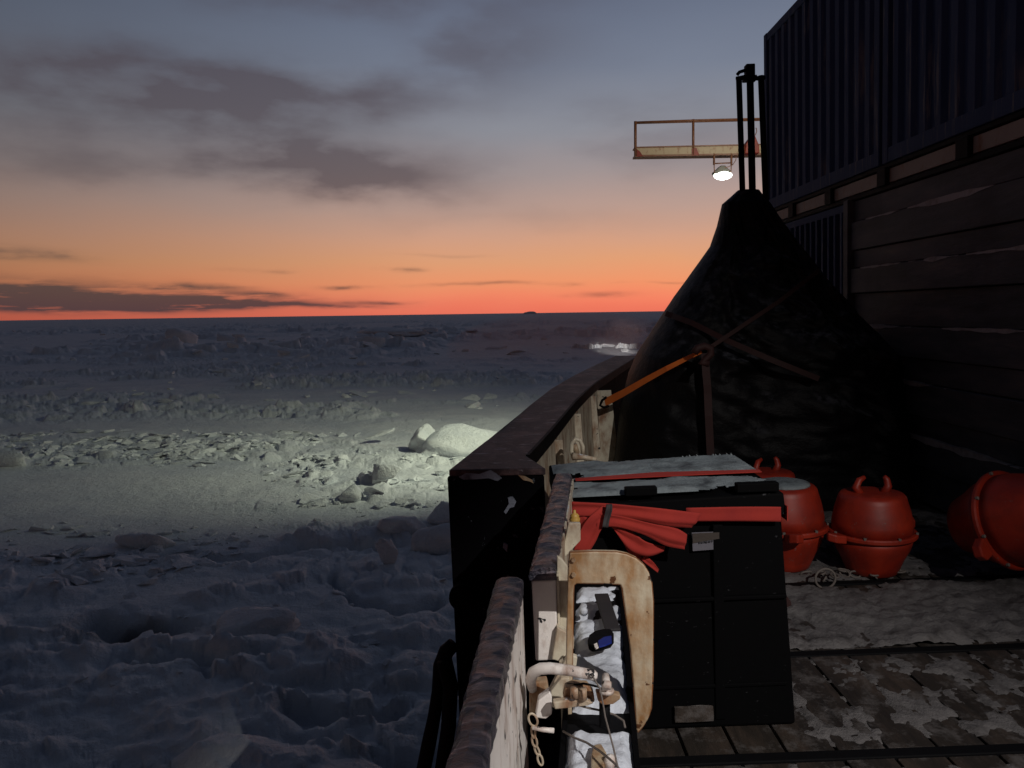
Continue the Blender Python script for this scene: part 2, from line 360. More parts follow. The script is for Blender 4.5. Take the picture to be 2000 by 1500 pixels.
def ice_height(x, y):
    d = np.hypot(x, y); az = np.degrees(np.arctan2(x, y))
    wob = fbm(x/7, y/7, 3, 3)*2-1
    h = (fbm(x/9, y/9, 4, 1)-.5)*.35 + (fbm(x/1.6, y/1.6, 4, 2)-.5)*.09
    yy = y + wob*2.2 + x*.02
    m1 = sstep(25.2, 26.5, yy)*(1-sstep(30.5, 33.5, yy))*sstep(2., -3., x)                           # rubble ridge across the floe
    m1 = m1*sstep(.22, .5, fbm(x/3.4, y/1.6, 4, 41))
    p = ipt(680, 950); m2 = blob(x+wob, y, p.x, p.y, 3.2, 2.8)*1.1*sstep(.3, .6, fbm(x/1.6, y/1.3, 3, 43))
    m3 = sstep(18.0, 16.2, yy)*sstep(11.6, 13.4, yy)*sstep(.30, .6, fbm(x/3.2, y/1.2, 4, 44))         # broken edge nearer the ship
    near = sstep(13.5, 11, y)
    mid = sstep(35, 40, yy)*sstep(.42, .62, fbm(x/14, y/5, 4, 46))*sstep(120, 60, y)
    far = sstep(55, 110, d)
    b1 = blocks(x/.55, y/.75, 20); b2 = blocks(x/1.3, y/1.6, 30)
    h = h + m1*(b1*.15+b2*.13)
    h = h + m2*(b1*.20+b2*.24)
    h = h + m3*(b1*.13+b2*.14+blocks(x/.3, y/.35, 24)*.06)
    rg = 1-np.abs(fbm(x/1.6, y/1.0, 4, 54, .55)*2-1); slab = blocks(x/1.9+wob*.4, y/1.1+wob*.3, 37)
    h = h + near*((fbm(x/3.0, y/2.0, 4, 50, .45)-.5)*.42 + (rg-.6)*.24 + slab*.15 + blocks(x/1.7, y/1.0, 33)*.05 + (fbm(x/.5, y/.42, 6, 52, .62)-.5)*.17 + blocks(x/.42+wob*.5, y/.34, 35)*.12*sstep(.42, .6, fbm(x/1.5, y/1.2, 3, 53)))
    h = h + mid*(b1*.22+b2*.38)
    r = fbm(x/26, y/17, 4, 60); rr = sstep(.46, .66, r)
    h = h + far*(rr*(blocks(x/3.2, y/4.2, 61)*1.1 + blocks(x/7, y/9, 62)*.9) + (fbm(x/40, y/40, 3, 63)-.5)*.6) * np.clip(260/np.maximum(d, 1), .35, 1)
    clear = np.exp(-(((x-13.5)/14)**2+((y-100)/12)**2)); h = h*(1-.9*clear)
    # long cracks and hollows in the near field
    xw, yw = x+(fbm(x*1.3, y*1.3, 3, 81)-.5)*.7, y+(fbm(x*1.3, y*1.3, 3, 82)-.5)*.5
    for (pts, wd, dp) in CRACKS:
        dm = np.full(x.shape, 1e9)
        for a, b in zip(pts, pts[1:]):
            ax, ay, bx, by = a.x, a.y, b.x, b.y; L2 = (bx-ax)**2+(by-ay)**2
            t = np.clip(((xw-ax)*(bx-ax)+(yw-ay)*(by-ay))/L2, 0, 1); dm = np.minimum(dm, np.hypot(xw-ax-t*(bx-ax), yw-ay-t*(by-ay)))
        h = h - dp*np.exp(-(dm*(.7+.8*vnoise(x*3, y*3, 8))/wd)**2)
    return h
CRACKS = [([ipt(*q) for q in c], wdt, dp) for c, wdt, dp in [
    ([(650, 1135), (690, 1180), (780, 1200), (870, 1180)], .13, .28), ([(280, 1298), (380, 1308), (520, 1300)], .13, .25),
    ([(370, 1325), (420, 1348)], .07, .2), ([(560, 1395), (620, 1425), (760, 1385)], .14, .3), ([(150, 800), (380, 804), (560, 812)], .5, .35),
    ([(330, 1085), (440, 1100), (600, 1075), (760, 1068)], .2, .3), ([(180, 1222), (260, 1244), (350, 1230)], .30, .42)]]

# ------------------------------------------------------------------ the sea ice: one polar sheet reaching the horizon
na = 1150; nr = 1000
th = np.concatenate([np.linspace(-110, -42, 90, endpoint=False), np.linspace(-42, 24, na, endpoint=False), np.linspace(24, 110, 110)])
rr_ = np.exp(np.linspace(math.log(3.), math.log(9000.), nr)); rr_ = np.concatenate([[.5], rr_])
T, RR = np.meshgrid(np.radians(th), rr_)
X = RR*np.sin(T); Y = RR*np.cos(T); Hh = ice_height(X, Y)
dirt = blob(X, Y, *ipt(265, 1236)[:2], 1.0, .40)*sstep(.35, .6, fbm(X*1.3, Y*1.3, 3, 71)+.12)*.95
co = np.stack([X, Y, ZI+Hh], -1).reshape(-1, 3).astype(np.float32)
nrr, nth = X.shape
idx = np.arange(nrr*nth).reshape(nrr, nth)
fa = np.stack([idx[:-1, :-1], idx[:-1, 1:], idx[1:, 1:], idx[1:, :-1]], -1).reshape(-1, 4)[:, ::-1]
me = bpy.data.meshes.new('sea_ice'); me.vertices.add(len(co)); me.vertices.foreach_set('co', co.ravel())
me.loops.add(fa.size); me.loops.foreach_set('vertex_index', fa.ravel().astype(np.int32)); me.polygons.add(len(fa))
me.polygons.foreach_set('loop_start', np.arange(0, fa.size, 4, dtype=np.int32)); me.update(calc_edges=True)
me.polygons.foreach_set('use_smooth', np.ones(len(fa), dtype=bool))
at_ = me.attributes.new('dirt', 'FLOAT', 'POINT'); at_.data.foreach_set('value', dirt.ravel().astype(np.float32))
me.materials.append(M['ice']); o = bpy.data.objects.new('sea_ice', me); COL.objects.link(o); o['kind'] = 'structure'
def ice_z(x, y): return ZI + float(ice_height(np.array([x]), np.array([y]))[0])

def chunk(b, c, s, rnd, squash=.6):
    """one angular ice chunk"""
    tmp = bmesh.new(); pts = [Vector((rnd.gauss(0, 1), rnd.gauss(0, 1), rnd.gauss(0, 1))).normalized() for _ in range(11)]
    vs = [tmp.verts.new((p.x*s[0], p.y*s[1], p.z*s[2])) for p in pts]
    r = bmesh.ops.convex_hull(tmp, input=vs); rot = Matrix.Rotation(rnd.uniform(0, 6.3), 3, 'Z') @ Matrix.Rotation(rnd.uniform(-.5, .5), 3, 'X')
    mp = {v: b.verts.new(rot @ v.co + Vector(c)) for v in tmp.verts if v.link_faces}
    for fc in tmp.faces: b.faces.new([mp[v] for v in fc.verts])
    tmp.free()
rnd = random.Random(11)
mb = MB(); n = 0
def scatter(count, fx, smin, smax):
    global n
    for _ in range(count):
        px, py = fx(); p = ipt(px, py)
        if float(fbm(np.array([p.x/1.7]), np.array([p.y/1.2]), 3, 87)[0]) < .47: continue
        s = smin*.7+(smax*1.25-smin*.7)*rnd.random()**2.6; fl = rnd.random() < .35
        chunk(mb.b, (p.x, p.y, ice_z(p.x, p.y)+s*.06), (s*rnd.uniform(1., 2.), s*rnd.uniform(.7, 1.3), s*.18) if fl else (s*rnd.uniform(.7, 1.5), s*rnd.uniform(.6, 1.3), s*rnd.uniform(.25, .55)), rnd)
scatter(2300, lambda: (rnd.triangular(-100, 680, 600), rnd.gauss(882, 12)), .05, .24)
scatter(600, lambda: (rnd.uniform(0, 700), rnd.gauss(856, 6)), .07, .30)
scatter(1100, lambda: (rnd.gauss(740, 90), rnd.gauss(935, 26)), .04, .26)
scatter(160, lambda: (rnd.uniform(580, 900), rnd.gauss(985, 8)), .08, .30)
scatter(120, lambda: (rnd.uniform(0, 760), rnd.gauss(1042, 14)), .05, .22)
scatter(350, lambda: (rnd.uniform(-50, 480), rnd.gauss(1095, 24)), .04, .24)
scatter(140, lambda: (rnd.uniform(-100, 1000), rnd.uniform(715, 800)), .15, .7)
scatter(260, lambda: (rnd.uniform(-100, 1250), rnd.triangular(640, 720, 650)), .4, 1.5)
scatter(160, lambda: (rnd.uniform(-50, 880), rnd.uniform(1130, 1400)), .02, .10)
tag(mb.build('ice_rubble', 'ice', ship=False), 'small angular chunks of broken ice strewn over the floes', 'ice rubble', kind='stuff')

# ice blocks large enough to single out
def ice_block(name, cat, label, px, py, size, squash, seed, rot=0, lift=.2, group=None, cuts=3, tilt=(0, 0)):
    p = ipt(px, py); rn = random.Random(seed); tmp = bmesh.new()
    vs = [tmp.verts.new(Vector((rn.gauss(0, 1), rn.gauss(0, 1), rn.gauss(0, 1))).normalized()*rn.uniform(.85, 1.1)) for _ in range(squash)]
    bmesh.ops.convex_hull(tmp, input=vs)
    for v in [v for v in tmp.verts if not v.link_faces]: tmp.verts.remove(v)
    bmesh.ops.triangulate(tmp, faces=tmp.faces); bmesh.ops.subdivide_edges(tmp, edges=tmp.edges, cuts=cuts, use_grid_fill=True)
    bmesh.ops.smooth_vert(tmp, verts=tmp.verts, factor=.5, use_axis_x=True, use_axis_y=True, use_axis_z=True)
    for v in tmp.verts:
        q = v.co*3; k = 1+.10*(float(vnoise(np.array([q.x+q.z*1.7+seed]), np.array([q.y-q.z+seed]))[0])-.5)*2; v.co *= k; q = v.co*9; v.co *= 1+.05*(float(fbm(np.array([q.x+q.z*1.3+seed]), np.array([q.y-q.z+seed]), 3)[0])-.5)*2
        v.co.x *= size[0]; v.co.y *= size[1]; v.co.z *= size[2]
    bmesh.ops.rotate(tmp, verts=tmp.verts, cent=(0, 0, 0), matrix=Matrix.Rotation(rot, 3, 'Z') @ Matrix.Rotation(tilt[0], 3, 'X') @ Matrix.Rotation(tilt[1], 3, 'Y'))
    bmesh.ops.recalc_face_normals(tmp, faces=tmp.faces)
    me = bpy.data.meshes.new(name); tmp.to_mesh(me); tmp.free(); me.materials.append(M['ice'])
    for pl in me.polygons: pl.use_smooth = True
    o = bpy.data.objects.new(name, me); COL.objects.link(o); o.location = (p.x, p.y, ice_z(p.x, p.y)+lift)
    return tag(o, label, cat, group)
ice_block('ice_block', 'ice block', 'long smooth white ice block in the brightest light beside the bulwark', 915, 880, (2.6, 1.6, .95), 22, 3, rot=.1, lift=.12, cuts=5)
ice_block('ice_block', 'ice block', 'rounded bright end block at the left of the long white block', 832, 880, (.72, .8, .80), 16, 5, lift=.2, cuts=5)
ice_block('ice_slab', 'ice block', 'tilted pale ice slab standing on its edge left of the bright block', 742, 862, (.75, .3, .14), 14, 8, rot=.2, lift=.38, tilt=(0, -.3))
ice_block('ice_block', 'ice block', 'low boulder of ice with dark near side below the bright patch', 780, 1045, (.62, .5, .40), 14, 12, lift=.1)
ice_block('ice_block', 'ice block', 'large dark grey ice boulder touching the left edge of the black fender', 858, 1072, (.72, .5, .52), 15, 14, lift=.1)
ice_block('ice_block', 'ice block', 'smaller grey ice boulder just above the large one by the black fender', 862, 1030, (.45, .4, .34), 14, 15, lift=.15)
ice_block('ice_block', 'ice block', 'upright dark square ice block standing alone below the lit snow', 757, 1112, (.24, .2, .38), 10, 17, lift=.2)
ice_block('ice_block', 'ice block', 'pointed grey ice block in the middle of the lit rubble', 690, 978, (.62, .45, .42), 11, 18, lift=.12)
ice_block('ice_block', 'ice block', 'jagged ice block above the pointed one in the lit rubble', 750, 948, (.8, .4, .36), 12, 22, lift=.1)
ice_block('ice_block', 'ice block', 'shadowed ice block at the left end of the broken floe edge', 285, 1065, (.72, .5, .40), 13, 24, lift=.1)
ice_block('ice_block', 'ice block', 'shadowed ice block above the dark brown hollow', 365, 1090, (.55, .4, .35), 13, 26, lift=.1)
ice_block('ice_block', 'ice block', 'rounded snow hummock right of the dark brown hollow', 480, 1240, (.85, .6, .45), 22, 28, lift=-.02)
ice_block('ice_block', 'ice block', 'pale round lump at the left picture edge beside the ridge', 20, 905, (1.1, .7, .32), 16, 30, lift=.05)
for (px, py, sx, sz, sd, lb) in [(350, 672, 5, 4.2, 31, 'tall narrow ice hummock far off, leftmost of the far peaks'), (708, 682, 5.5, 2.8, 32, 'triangular ice hummock far off in the middle of the pack'),
        (465, 664, 6, 2.3, 34, 'small ice hummock between the tall narrow one and the triangular one'),
        (975, 680, 3.2, 1.0, 35, 'low dark hummock cluster far off in front of the reddish haze'), (770, 660, 9, 2.2, 36, 'flat pale hummock just right of the triangular one')]:
    p = ipt(px, py); ice_block('ice_hummock', 'ice hummock', lb, px, py, (sx*p.y/170, sx*.7*p.y/170, sz*p.y/170), 11, sd, lift=0, group='ice hummocks far off in the pack')
d_ = ray(1038, 612, False); 
o = ice_block('iceberg', 'iceberg', 'tiny flat iceberg standing on the horizon', 1038, 630, (1, 1, 1), 14, 40); y_far = 2600
o.location = (d_.x/d_.y*y_far, y_far, ZI+2); o.scale = (28, 20, 8)

for (xa_, xb_, pa, pb, lb) in [(1116, 1176, 671, 679, 'left one of two bright lit ice ridges far ahead of the bulwark'), (1203, 1275, 671, 680, 'right one of two bright lit ice ridges partly behind the black tarpaulin')]:
    rn = random.Random(xa_); A = KY(xa_, 676, 104, False); B = KY(xb_, 675, 104, False); q = MB(); nseg_ = 40; fr = []
    for i in range(nseg_+1):
        t = i/nseg_; x = A.x+(B.x-A.x)*t; yy = 104+1.2*math.sin(t*9)+rn.uniform(-.3, .3); e = min(1, 5*t+.2, 5*(1-t)+.35); hh = (.42+.16*rn.random()+.10*math.sin(t*14))*e
        fr.append([(x, yy-.25, ZI-.5), (x, yy, ZI+.1), (x+rn.uniform(-.1, .1), yy+.2, ZI+.12+hh), (x, yy+1.6, ZI+.12+hh*.9), (x, yy+3.4, ZI-.5)])
    V = [[q.b.verts.new(p) for p in row] for row in fr]
    for a_, b_ in zip(V, V[1:]):
        for j in range(4): q.b.faces.new((a_[j], b_[j], b_[j+1], a_[j+1]))
        q.b.faces.new((a_[4], b_[4], b_[0], a_[0]))
    q.b.faces.new(V[0]); q.b.faces.new(V[-1][::-1])
    tag(q.build('ice_ridge', 'ice', ship=False), lb, 'ice ridge')
# ================================================================== SHIP
# --- deck: fore and aft planks laid in athwart panels
mb = MB(); yb = [-3, -.5, 2.72, 3.56, 4.48, 6.2, 8.2, 10.4]
for y0, y1 in zip(yb, yb[1:]):
    x = .04 if y1 > 2.7 else -.05
    while x < 5.6:
        wd = .19; dz = random.uniform(-.003, .003)
        mb.box2((x, y0+.05, -1.76), (x+wd-.012, y1-.01, -1.70+dz)); x += wd
deck = mb.build('deck', 'deck', bevel=.004); deck['kind'] = 'structure'
mb = MB()
for y0 in yb: mb.box2((.0, y0-.008, -1.8), (5.6, y0+.048, -1.694))
mb.box2((.0, -3, -1.9), (5.6, 10.4, -1.765))
o = mb.build('deck_steel', 'blackplain', bevel=.004); o['kind'] = 'structure'
# snow on the deck: ragged sheets with holes
def snow_sheet(name, xs, ys, z, dens, amp, lab, scale, seed, m='decksnow', step_=.016, cat='snow'):
    xa = np.arange(xs[0], xs[1], step_); ya = np.arange(ys[0], ys[1], step_); gx, gy = np.meshgrid(xa, ya)
    n = fbm(gx*scale, gy*scale*.8, 6, seed, .74); n = (n-.5)*1.25+.5; e = np.minimum(np.minimum(gx-xs[0], xs[1]-gx), np.minimum(gy-ys[0], ys[1]-gy))
    n = n - .25*np.exp(-e/.04) + .13*np.exp(-(((gx-.03+.095) % .19 - .095)/.022)**2)*(scale > 3.2)
    zz = z + (n-dens)*amp + (fbm(gx*14, gy*14, 3, seed+4)-.5)*amp*.25
    keep = n > dens; b = bmesh.new(); vm = {}
    for i in range(gx.shape[0]-1):
        for j in range(gx.shape[1]-1):
            if keep[i, j] or keep[i+1, j] or keep[i, j+1] or keep[i+1, j+1]:
                vs = []
                for (a, c) in ((i, j), (i, j+1), (i+1, j+1), (i+1, j)):
                    if (a, c) not in vm: vm[(a, c)] = b.verts.new((gx[a, c], gy[a, c], max(z-.012, zz[a, c])))
                    vs.append(vm[(a, c)])
                b.faces.new(vs)
    q = MB(); q.b.free(); q.b = b; o = q.build(name, m, smooth=True); tag(o, lab, cat, kind='stuff'); return o
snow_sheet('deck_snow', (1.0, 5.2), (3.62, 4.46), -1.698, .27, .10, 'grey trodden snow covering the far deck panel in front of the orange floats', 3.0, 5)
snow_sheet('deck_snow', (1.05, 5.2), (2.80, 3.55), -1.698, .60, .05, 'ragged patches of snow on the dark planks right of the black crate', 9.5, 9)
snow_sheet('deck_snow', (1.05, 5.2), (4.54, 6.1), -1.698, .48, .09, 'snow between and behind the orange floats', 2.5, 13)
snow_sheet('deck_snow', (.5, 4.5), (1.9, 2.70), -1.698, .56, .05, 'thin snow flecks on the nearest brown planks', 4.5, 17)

# --- bulwark: outer top edge / inner top edge, with depth
OUT = [(-.302, 3.345), (-.19, 3.95), (-.066, 4.546), (.12, 5.6), (.32, 6.718), (.62, 8.0), (1.05, 9.6), (1.5, 11.2)]
INN = [(.125, 3.30), (.06, 3.60), (.195, 4.38), (.441, 5.70), (.63, 6.6), (.788, 7.277), (1.25, 9.0), (1.80, 11.0)]
INN[1] = (.045, 3.62)
zt = -.68
bw = thing('bulwark', 'heavy black ship bulwark with broad icy top curving away beside the ice', 'bulwark', (0, 3.35, -1.7))
mb = MB()
for i in range(len(OUT)-1):
    a, b_ = OUT[i], OUT[i+1]; c, d = INN[i], INN[i+1]
    mb.hexa([(a[0], a[1], zt-.03), (b_[0], b_[1], zt-.03), (d[0], d[1], zt-.03), (c[0], c[1], zt-.03)], [(a[0], a[1], zt), (b_[0], b_[1], zt), (d[0], d[1], zt), (c[0], c[1], zt)])
bmesh.ops.remove_doubles(mb.b, verts=mb.b.verts, dist=.0005)
bmesh.ops.delete(mb.b, geom=[f for f in mb.b.faces if all(len(e.link_faces) > 2 for e in f.edges)][:0], context='FACES')
mb.build('top_plate', 'bulwark_top', bw, bevel=.006)
mb = MB()
for i in range(len(OUT)-1):
    a, b_ = OUT[i], OUT[i+1]; c = (INN[i][0]-.012 if i else .122, INN[i][1]); d = (INN[i+1][0]-.012, INN[i+1][1])
    mb.hexa([(a[0]+.16, a[1], -5.2), (b_[0]+.16, b_[1], -5.2), (b_[0]+.3, b_[1], -5.2), (a[0]+.3, a[1], -5.2)],
            [(a[0], a[1]+.004, zt-.031), (b_[0], b_[1]+.004, zt-.031), (d[0]-.05, d[1]+.004, zt-.031), (c[0]-.05, c[1]+.004, zt-.031)]) if i else None
mb.hexa([(-.30, 3.35, -5.2), (-.16, 3.95, -5.2), (.1, 3.95, -5.2), (.125, 3.35, -5.2)], [(-.312, 3.35, zt-.031), (-.19, 3.95, zt-.031), (.06, 3.62, zt-.031), (.12, 3.31, zt-.031)])
mb.build('hull_plating', 'black', bw, bevel=.01)
mb = MB()   # dark lip of the cap on the inboard side
for i in range(1, len(INN)-1):
    a, b_ = INN[i], INN[i+1]
    mb.hexa([(a[0], a[1], zt-.075), (b_[0], b_[1], zt-.075), (b_[0]+.018, b_[1], zt-.075), (a[0]+.018, a[1], zt-.075)], [(a[0], a[1], zt+.003), (b_[0], b_[1], zt+.003), (b_[0]+.018, b_[1], zt+.003), (a[0]+.018, a[1], zt+.003)])
mb.build('edge_lip', 'blackplain', bw)
mb = MB()   # cream inner plating
IN2 = INN[1:6]
for a, b_ in zip(IN2, IN2[1:]):
    mb.hexa([(a[0]+.02, a[1], -1.7), (b_[0]+.02, b_[1], -1.7), (b_[0]+.035, b_[1]-.01, -1.7), (a[0]+.035, a[1]-.01, -1.7)], [(a[0]-.01, a[1], zt-.076), (b_[0]-.01, b_[1], zt-.076), (b_[0]+.012, b_[1]-.01, zt-.076), (a[0]+.012, a[1]-.01, zt-.076)])
mb.build('inner_plating', 'cream', bw)
for (px, pyt, pxb, y) in [(1098, 838, 1101, 4.50), (1134, 790, 1139, 5.62), (1163, 757, 1173, 6.75), (1193, 742, 1207, 7.2)]:
    a = KY(px, pyt, y); bb = KY(pxb, 905, y)
    # inner line x at depth y
    xi = None
    for p, q in zip(INN, INN[1:]):
        if p[1] <= y <= q[1]: xi = lerp(p[0], q[0], (y-p[1])/(q[1]-p[1]))
    pts = [(xi+.01, y, zt-.08), (max(a.x, xi+.05), y, a.z-.01 if a.z < zt-.03 else zt-.08), (bb.x+.03, y, -1.7), (xi+.03, y, -1.7)]
    MB().prism(pts, (0, .018, 0)).build('stiffener', 'cream', bw, bevel=.003)
MB().box2((.99, 7.17, -1.13), (1.09, 7.19, -.93)).build('pad_plate', 'rusty', bw)
for k_, pl_ in enumerate([[(896, 932), (910, 924), (936, 926), (958, 918), (968, 924), (980, 934), (972, 940), (955, 934), (930, 936), (905, 937)],
        [(1012, 928), (1024, 930), (1040, 938), (1042, 944), (1034, 940), (1022, 938)], [(992, 972), (1001, 970), (1008, 980), (1004, 990), (996, 992), (988, 1004), (984, 1000), (994, 984)], [(984, 1060), (992, 1064), (990, 1078), (982, 1070)]]):
    MB().prism([KY(px, py, 3.342-(px-872)/190*.04) for px, py in pl_], (0, .02, 0)).build('frost_smear', 'frost' if k_ != 1 else 'rusty', bw)
mb = MB(); mb.lathe([(.0, 0), (.055, 0), (.06, .02), (.06, .05), (.05, .06), (.0, .06)], KY(905, 1160, 3.29)-Vector((0, .0, 0)), 24, Matrix.Rotation(R(90), 3, 'X')); mb.build('bolt_head', 'black', bw, smooth=False)

# shackle lying at the foot of the bulwark stiffeners
sh = thing('shackle', 'rusty white shackle hanging against the cream bulwark stiffeners', 'shackle', KY(1128, 890, 4.30))
pts = [KY(px, py, 4.30) for px, py in [(1120, 895), (1116, 880), (1117, 866), (1124, 857), (1133, 860), (1138, 872), (1138, 888)]]
MB().tube(pts, .012).build('bow', 'cream', sh, smooth=True)
MB().tube([KY(1118, 891, 4.27), KY(1140, 893, 4.27), KY(1165, 897, 4.25)], [.024, .015, .010]).build('pin', 'cream', sh, smooth=True)
MB().tube([KY(1122, 868, 4.31), KY(1127, 885, 4.31)], .016).build('bush', 'rusty', sh, smooth=True)

# hull below the gates, and a black rubber fender hanging outboard
mb = MB()
mb.hexa([(-.35, -2, -5.3), (-.02, 3.33, -5.3), (.3, 3.33, -5.3), (.1, -2, -5.3)], [(-.47, -2, -1.4), (.035, 3.33, -1.4), (.1, 3.33, -1.4), (-.3, -2, -1.4)])
o = mb.build('ship_hull', 'black'); tag(o, 'black steel hull side below the bulwark gates', 'hull')
fd = thing('fender', 'black rope fender hanging outboard of the gate at the bottom edge', 'fender', KY(850, 1400, 2.6))
MB().tube([KY(px, py, 3.25) for px, py in [(886, 1258), (872, 1272), (861, 1300), (856, 1350), (848, 1400), (838, 1450), (828, 1500), (815, 1580)]], [.03, .035, .035, .03, .03, .034, .034, .034]).build('strop', 'blackplain', fd, smooth=True)
MB().tube([KY(px, py, 3.2) for px, py in [(868, 1290), (880, 1340), (876, 1420), (864, 1500), (850, 1600)]], .034).build('rope', 'blackplain', fd, smooth=True)

# --- gates in the bulwark
g2 = thing('bulwark_gate', 'farther bulwark gate with rough icy cap and white peeling end, beside the crate', 'gate', (.15, 2.6, -1.7), group='steel gates along the bulwark')
def caprail(L, Rr, zc, th_, parent, seg=60):
    """rounded, slightly lumpy cap rail between two plan points pairs"""
    b = MB(); rings = []
    for i in range(seg+1):
        t = i/seg; l = Vector((lerp(L[0][0], L[1][0], t), lerp(L[0][1], L[1][1], t), zc)); r = Vector((lerp(Rr[0][0], Rr[1][0], t), lerp(Rr[0][1], Rr[1][1], t), zc))
        ring = []
        prof = [(0, -th_), (0, -.018), (.06, -.007), (.2, -.001), (.5, .003), (.8, .001), (.95, -.004), (1.0, -.014), (1.0, -th_)]
        if i == seg and True: prof = [(p, z-.004) for p, z in prof]
        for p, z in prof:
            v = l.lerp(r, p); v.z += z + (.0015*math.sin(i*1.7+p*3)+.002*math.sin(i*.63+p*2) + random.uniform(-.0022, .0022) if z > -.02 else 0); v.x += random.uniform(-.0022, .0022); ring.append(b.b.verts.new(v))
        rings.append(ring)
    for A, B in zip(rings, rings[1:]):
        for k in range(len(A)): b.b.faces.new((A[k], A[(k+1) % len(A)], B[(k+1) % len(A)], B[k]))
    b.b.faces.new(rings[0]); b.b.faces.new(rings[-1][::-1])
    return b.build('cap_rail', 'cap', parent, smooth=False, bevel=0)
caprail(((.020, 1.985), (.157, 3.19)), ((.094, 1.98), (.228, 3.175)), zt, .03, g2)
# box section with white near end
y = 1.990
MB().hexa([(.030, y, -.935), (.150, 3.17, -.935), (.222, 3.16, -.935), (.090, y, -.935)], [(.027, y, zt-.033), (.158, 3.17, zt-.033), (.224, 3.16, zt-.033), (.092, y, zt-.033)]).build('box_frame', 'white', g2, bevel=.004)
MB().hexa([(.024, 1.995, -.94), (.15, 3.16, -.94), (.153, 3.16, -.94), (.0285, 1.995, -.94)], [(.022, 1.994, zt-.031), (.15, 3.16, zt-.031), (.156, 3.16, zt-.031), (.026, 1.994, zt-.031)]).build('edge_strip', 'blackplain', g2)
# inboard flange and gussets
MB().hexa([(.094, 2.00, -1.7), (.230, 3.16, -1.7), (.236, 3.16, -1.7), (.100, 2.00, -1.7)], [(.094, 2.00, zt-.02), (.229, 3.16, zt-.02), (.235, 3.16, zt-.02), (.100, 2.00, zt-.02)]).build('inner_flange', 'cream', g2)
def gus(pxs, y, th_, m, parent, name='gusset', bevel=.003):
    return MB().prism([KY(px, py, y) for px, py in pxs], (0, th_, 0)).build(name, m, parent, bevel=bevel)
gus([(1110, 1022), (1134, 1022), (1134, 1056), (1104, 1088), (1098, 1085)], 2.36, .02, 'cream', g2)
gus([(1088, 1086), (1098, 1092), (1110, 1108), (1110, 1240), (1086, 1240)], 2.02, .015, 'cream', g2)
gus([(1088, 1225), (1116, 1240), (1122, 1246), (1121, 1268), (1092, 1292), (1078, 1288)], 1.97, .03, 'cream', g2)
gus([(1110, 1278), (1128, 1284), (1126, 1300), (1100, 1345), (1078, 1362), (1072, 1350)], 1.93, .02, 'cream', g2)
# grease cap
kb = MB(); c = KY(1125, 1018, 2.5); kb.lathe([(.010, 0), (.017, .002), (.018, .014), (.014, .020), (.016, .024), (.010, .030), (.005, .034), (.005, .042), (.001, .044)], c+Vector((-.004, 0, -.005)), 16)
kb.build('grease_cap', 'brass', g2, smooth=True)

g1 = thing('bulwark_gate', 'nearest bulwark gate with plain white inner face at the bottom of the picture', 'gate', (-.05, 1.5, -1.7), group='steel gates along the bulwark')
caprail(((-.148, .86), (-.068, 1.94)), ((-.090, .86), (.006, 1.93)), zt, .04, g1)
MB().hexa([(-.135, .86, -1.38), (-.06, 1.915, -1.38), (.000, 1.915, -1.38), (-.092, .86, -1.38)], [(-.14, .86, zt-.042), (-.062, 1.925, zt-.042), (.003, 1.925, zt-.042), (-.094, .86, zt-.042)]).build('inner_plate', 'white', g1, bevel=.003)
MB().tube([KY(984, 1361, 1.62), KY(986, 1364, 1.66)], .008, 14).build('drain_hole', 'rusty', g1)
MB().prism([KY(px, py, 1.70) for px, py in [(980, 1368), (984, 1366), (1004, 1398), (1004, 1404)]], (0.004, .01, 0)).build('weld_bead', 'cream', g1)
# latch things
lt = thing('gate_latch', 'rusty latch bracket with bolt and jaws between the two gates', 'latch', KY(1100, 1370, 1.75))
gus([(1034, 1335), (1068, 1330), (1072, 1345), (1052, 1378), (1042, 1400), (1034, 1395)], 1.80, .03, 'rusty', lt, 'hinge_plate')
gus([(1052, 1368), (1074, 1352), (1078, 1362), (1078, 1396), (1066, 1405), (1046, 1402)], 1.74, .03, 'white', lt, 'lug')
gus([(1072, 1356), (1096, 1325), (1112, 1324), (1112, 1352), (1090, 1375), (1080, 1385)], 1.83, .02, 'cream', lt, 'arm_plate')
gus([(1104, 1345), (1120, 1338), (1148, 1340), (1160, 1356), (1162, 1372), (1112, 1372), (1100, 1366)], 1.72, .03, 'rusty', lt, 'bracket')
gus([(1080, 1372), (1110, 1368), (1146, 1368), (1160, 1374), (1148, 1379), (1106, 1384), (1084, 1386)], 1.70, .02, 'cream', lt, 'lower_arm')
gus([(1164, 1352), (1196, 1354), (1212, 1358), (1212, 1366), (1198, 1376), (1178, 1378), (1168, 1370)], 1.70, .02, 'rusty', lt, 'jaw')
MB().tube([KY(1122, 1343, 1.70), KY(1122, 1362, 1.70)], .010).tube([KY(1138, 1345, 1.70), KY(1138, 1366, 1.70)], .010).build('roller', 'cream', lt, smooth=True)
bt = MB(); bt.tube([KY(1183, 1318, 1.72), KY(1185, 1350, 1.68)], [.008, .012], 14); bt.tube([KY(1185, 1332, 1.675), KY(1185, 1345, 1.665)], [.011, .0105], 14); bt.tube([KY(1185, 1347, 1.69), KY(1185, 1352, 1.69)], [.017, .017], 14); bt.build('bolt', 'white', lt, smooth=True)
hd = thing('pipe_handle', 'bent white pipe handle with chipped paint reaching over the snowy shelf', 'handle', KY(1100, 1308, 1.72))
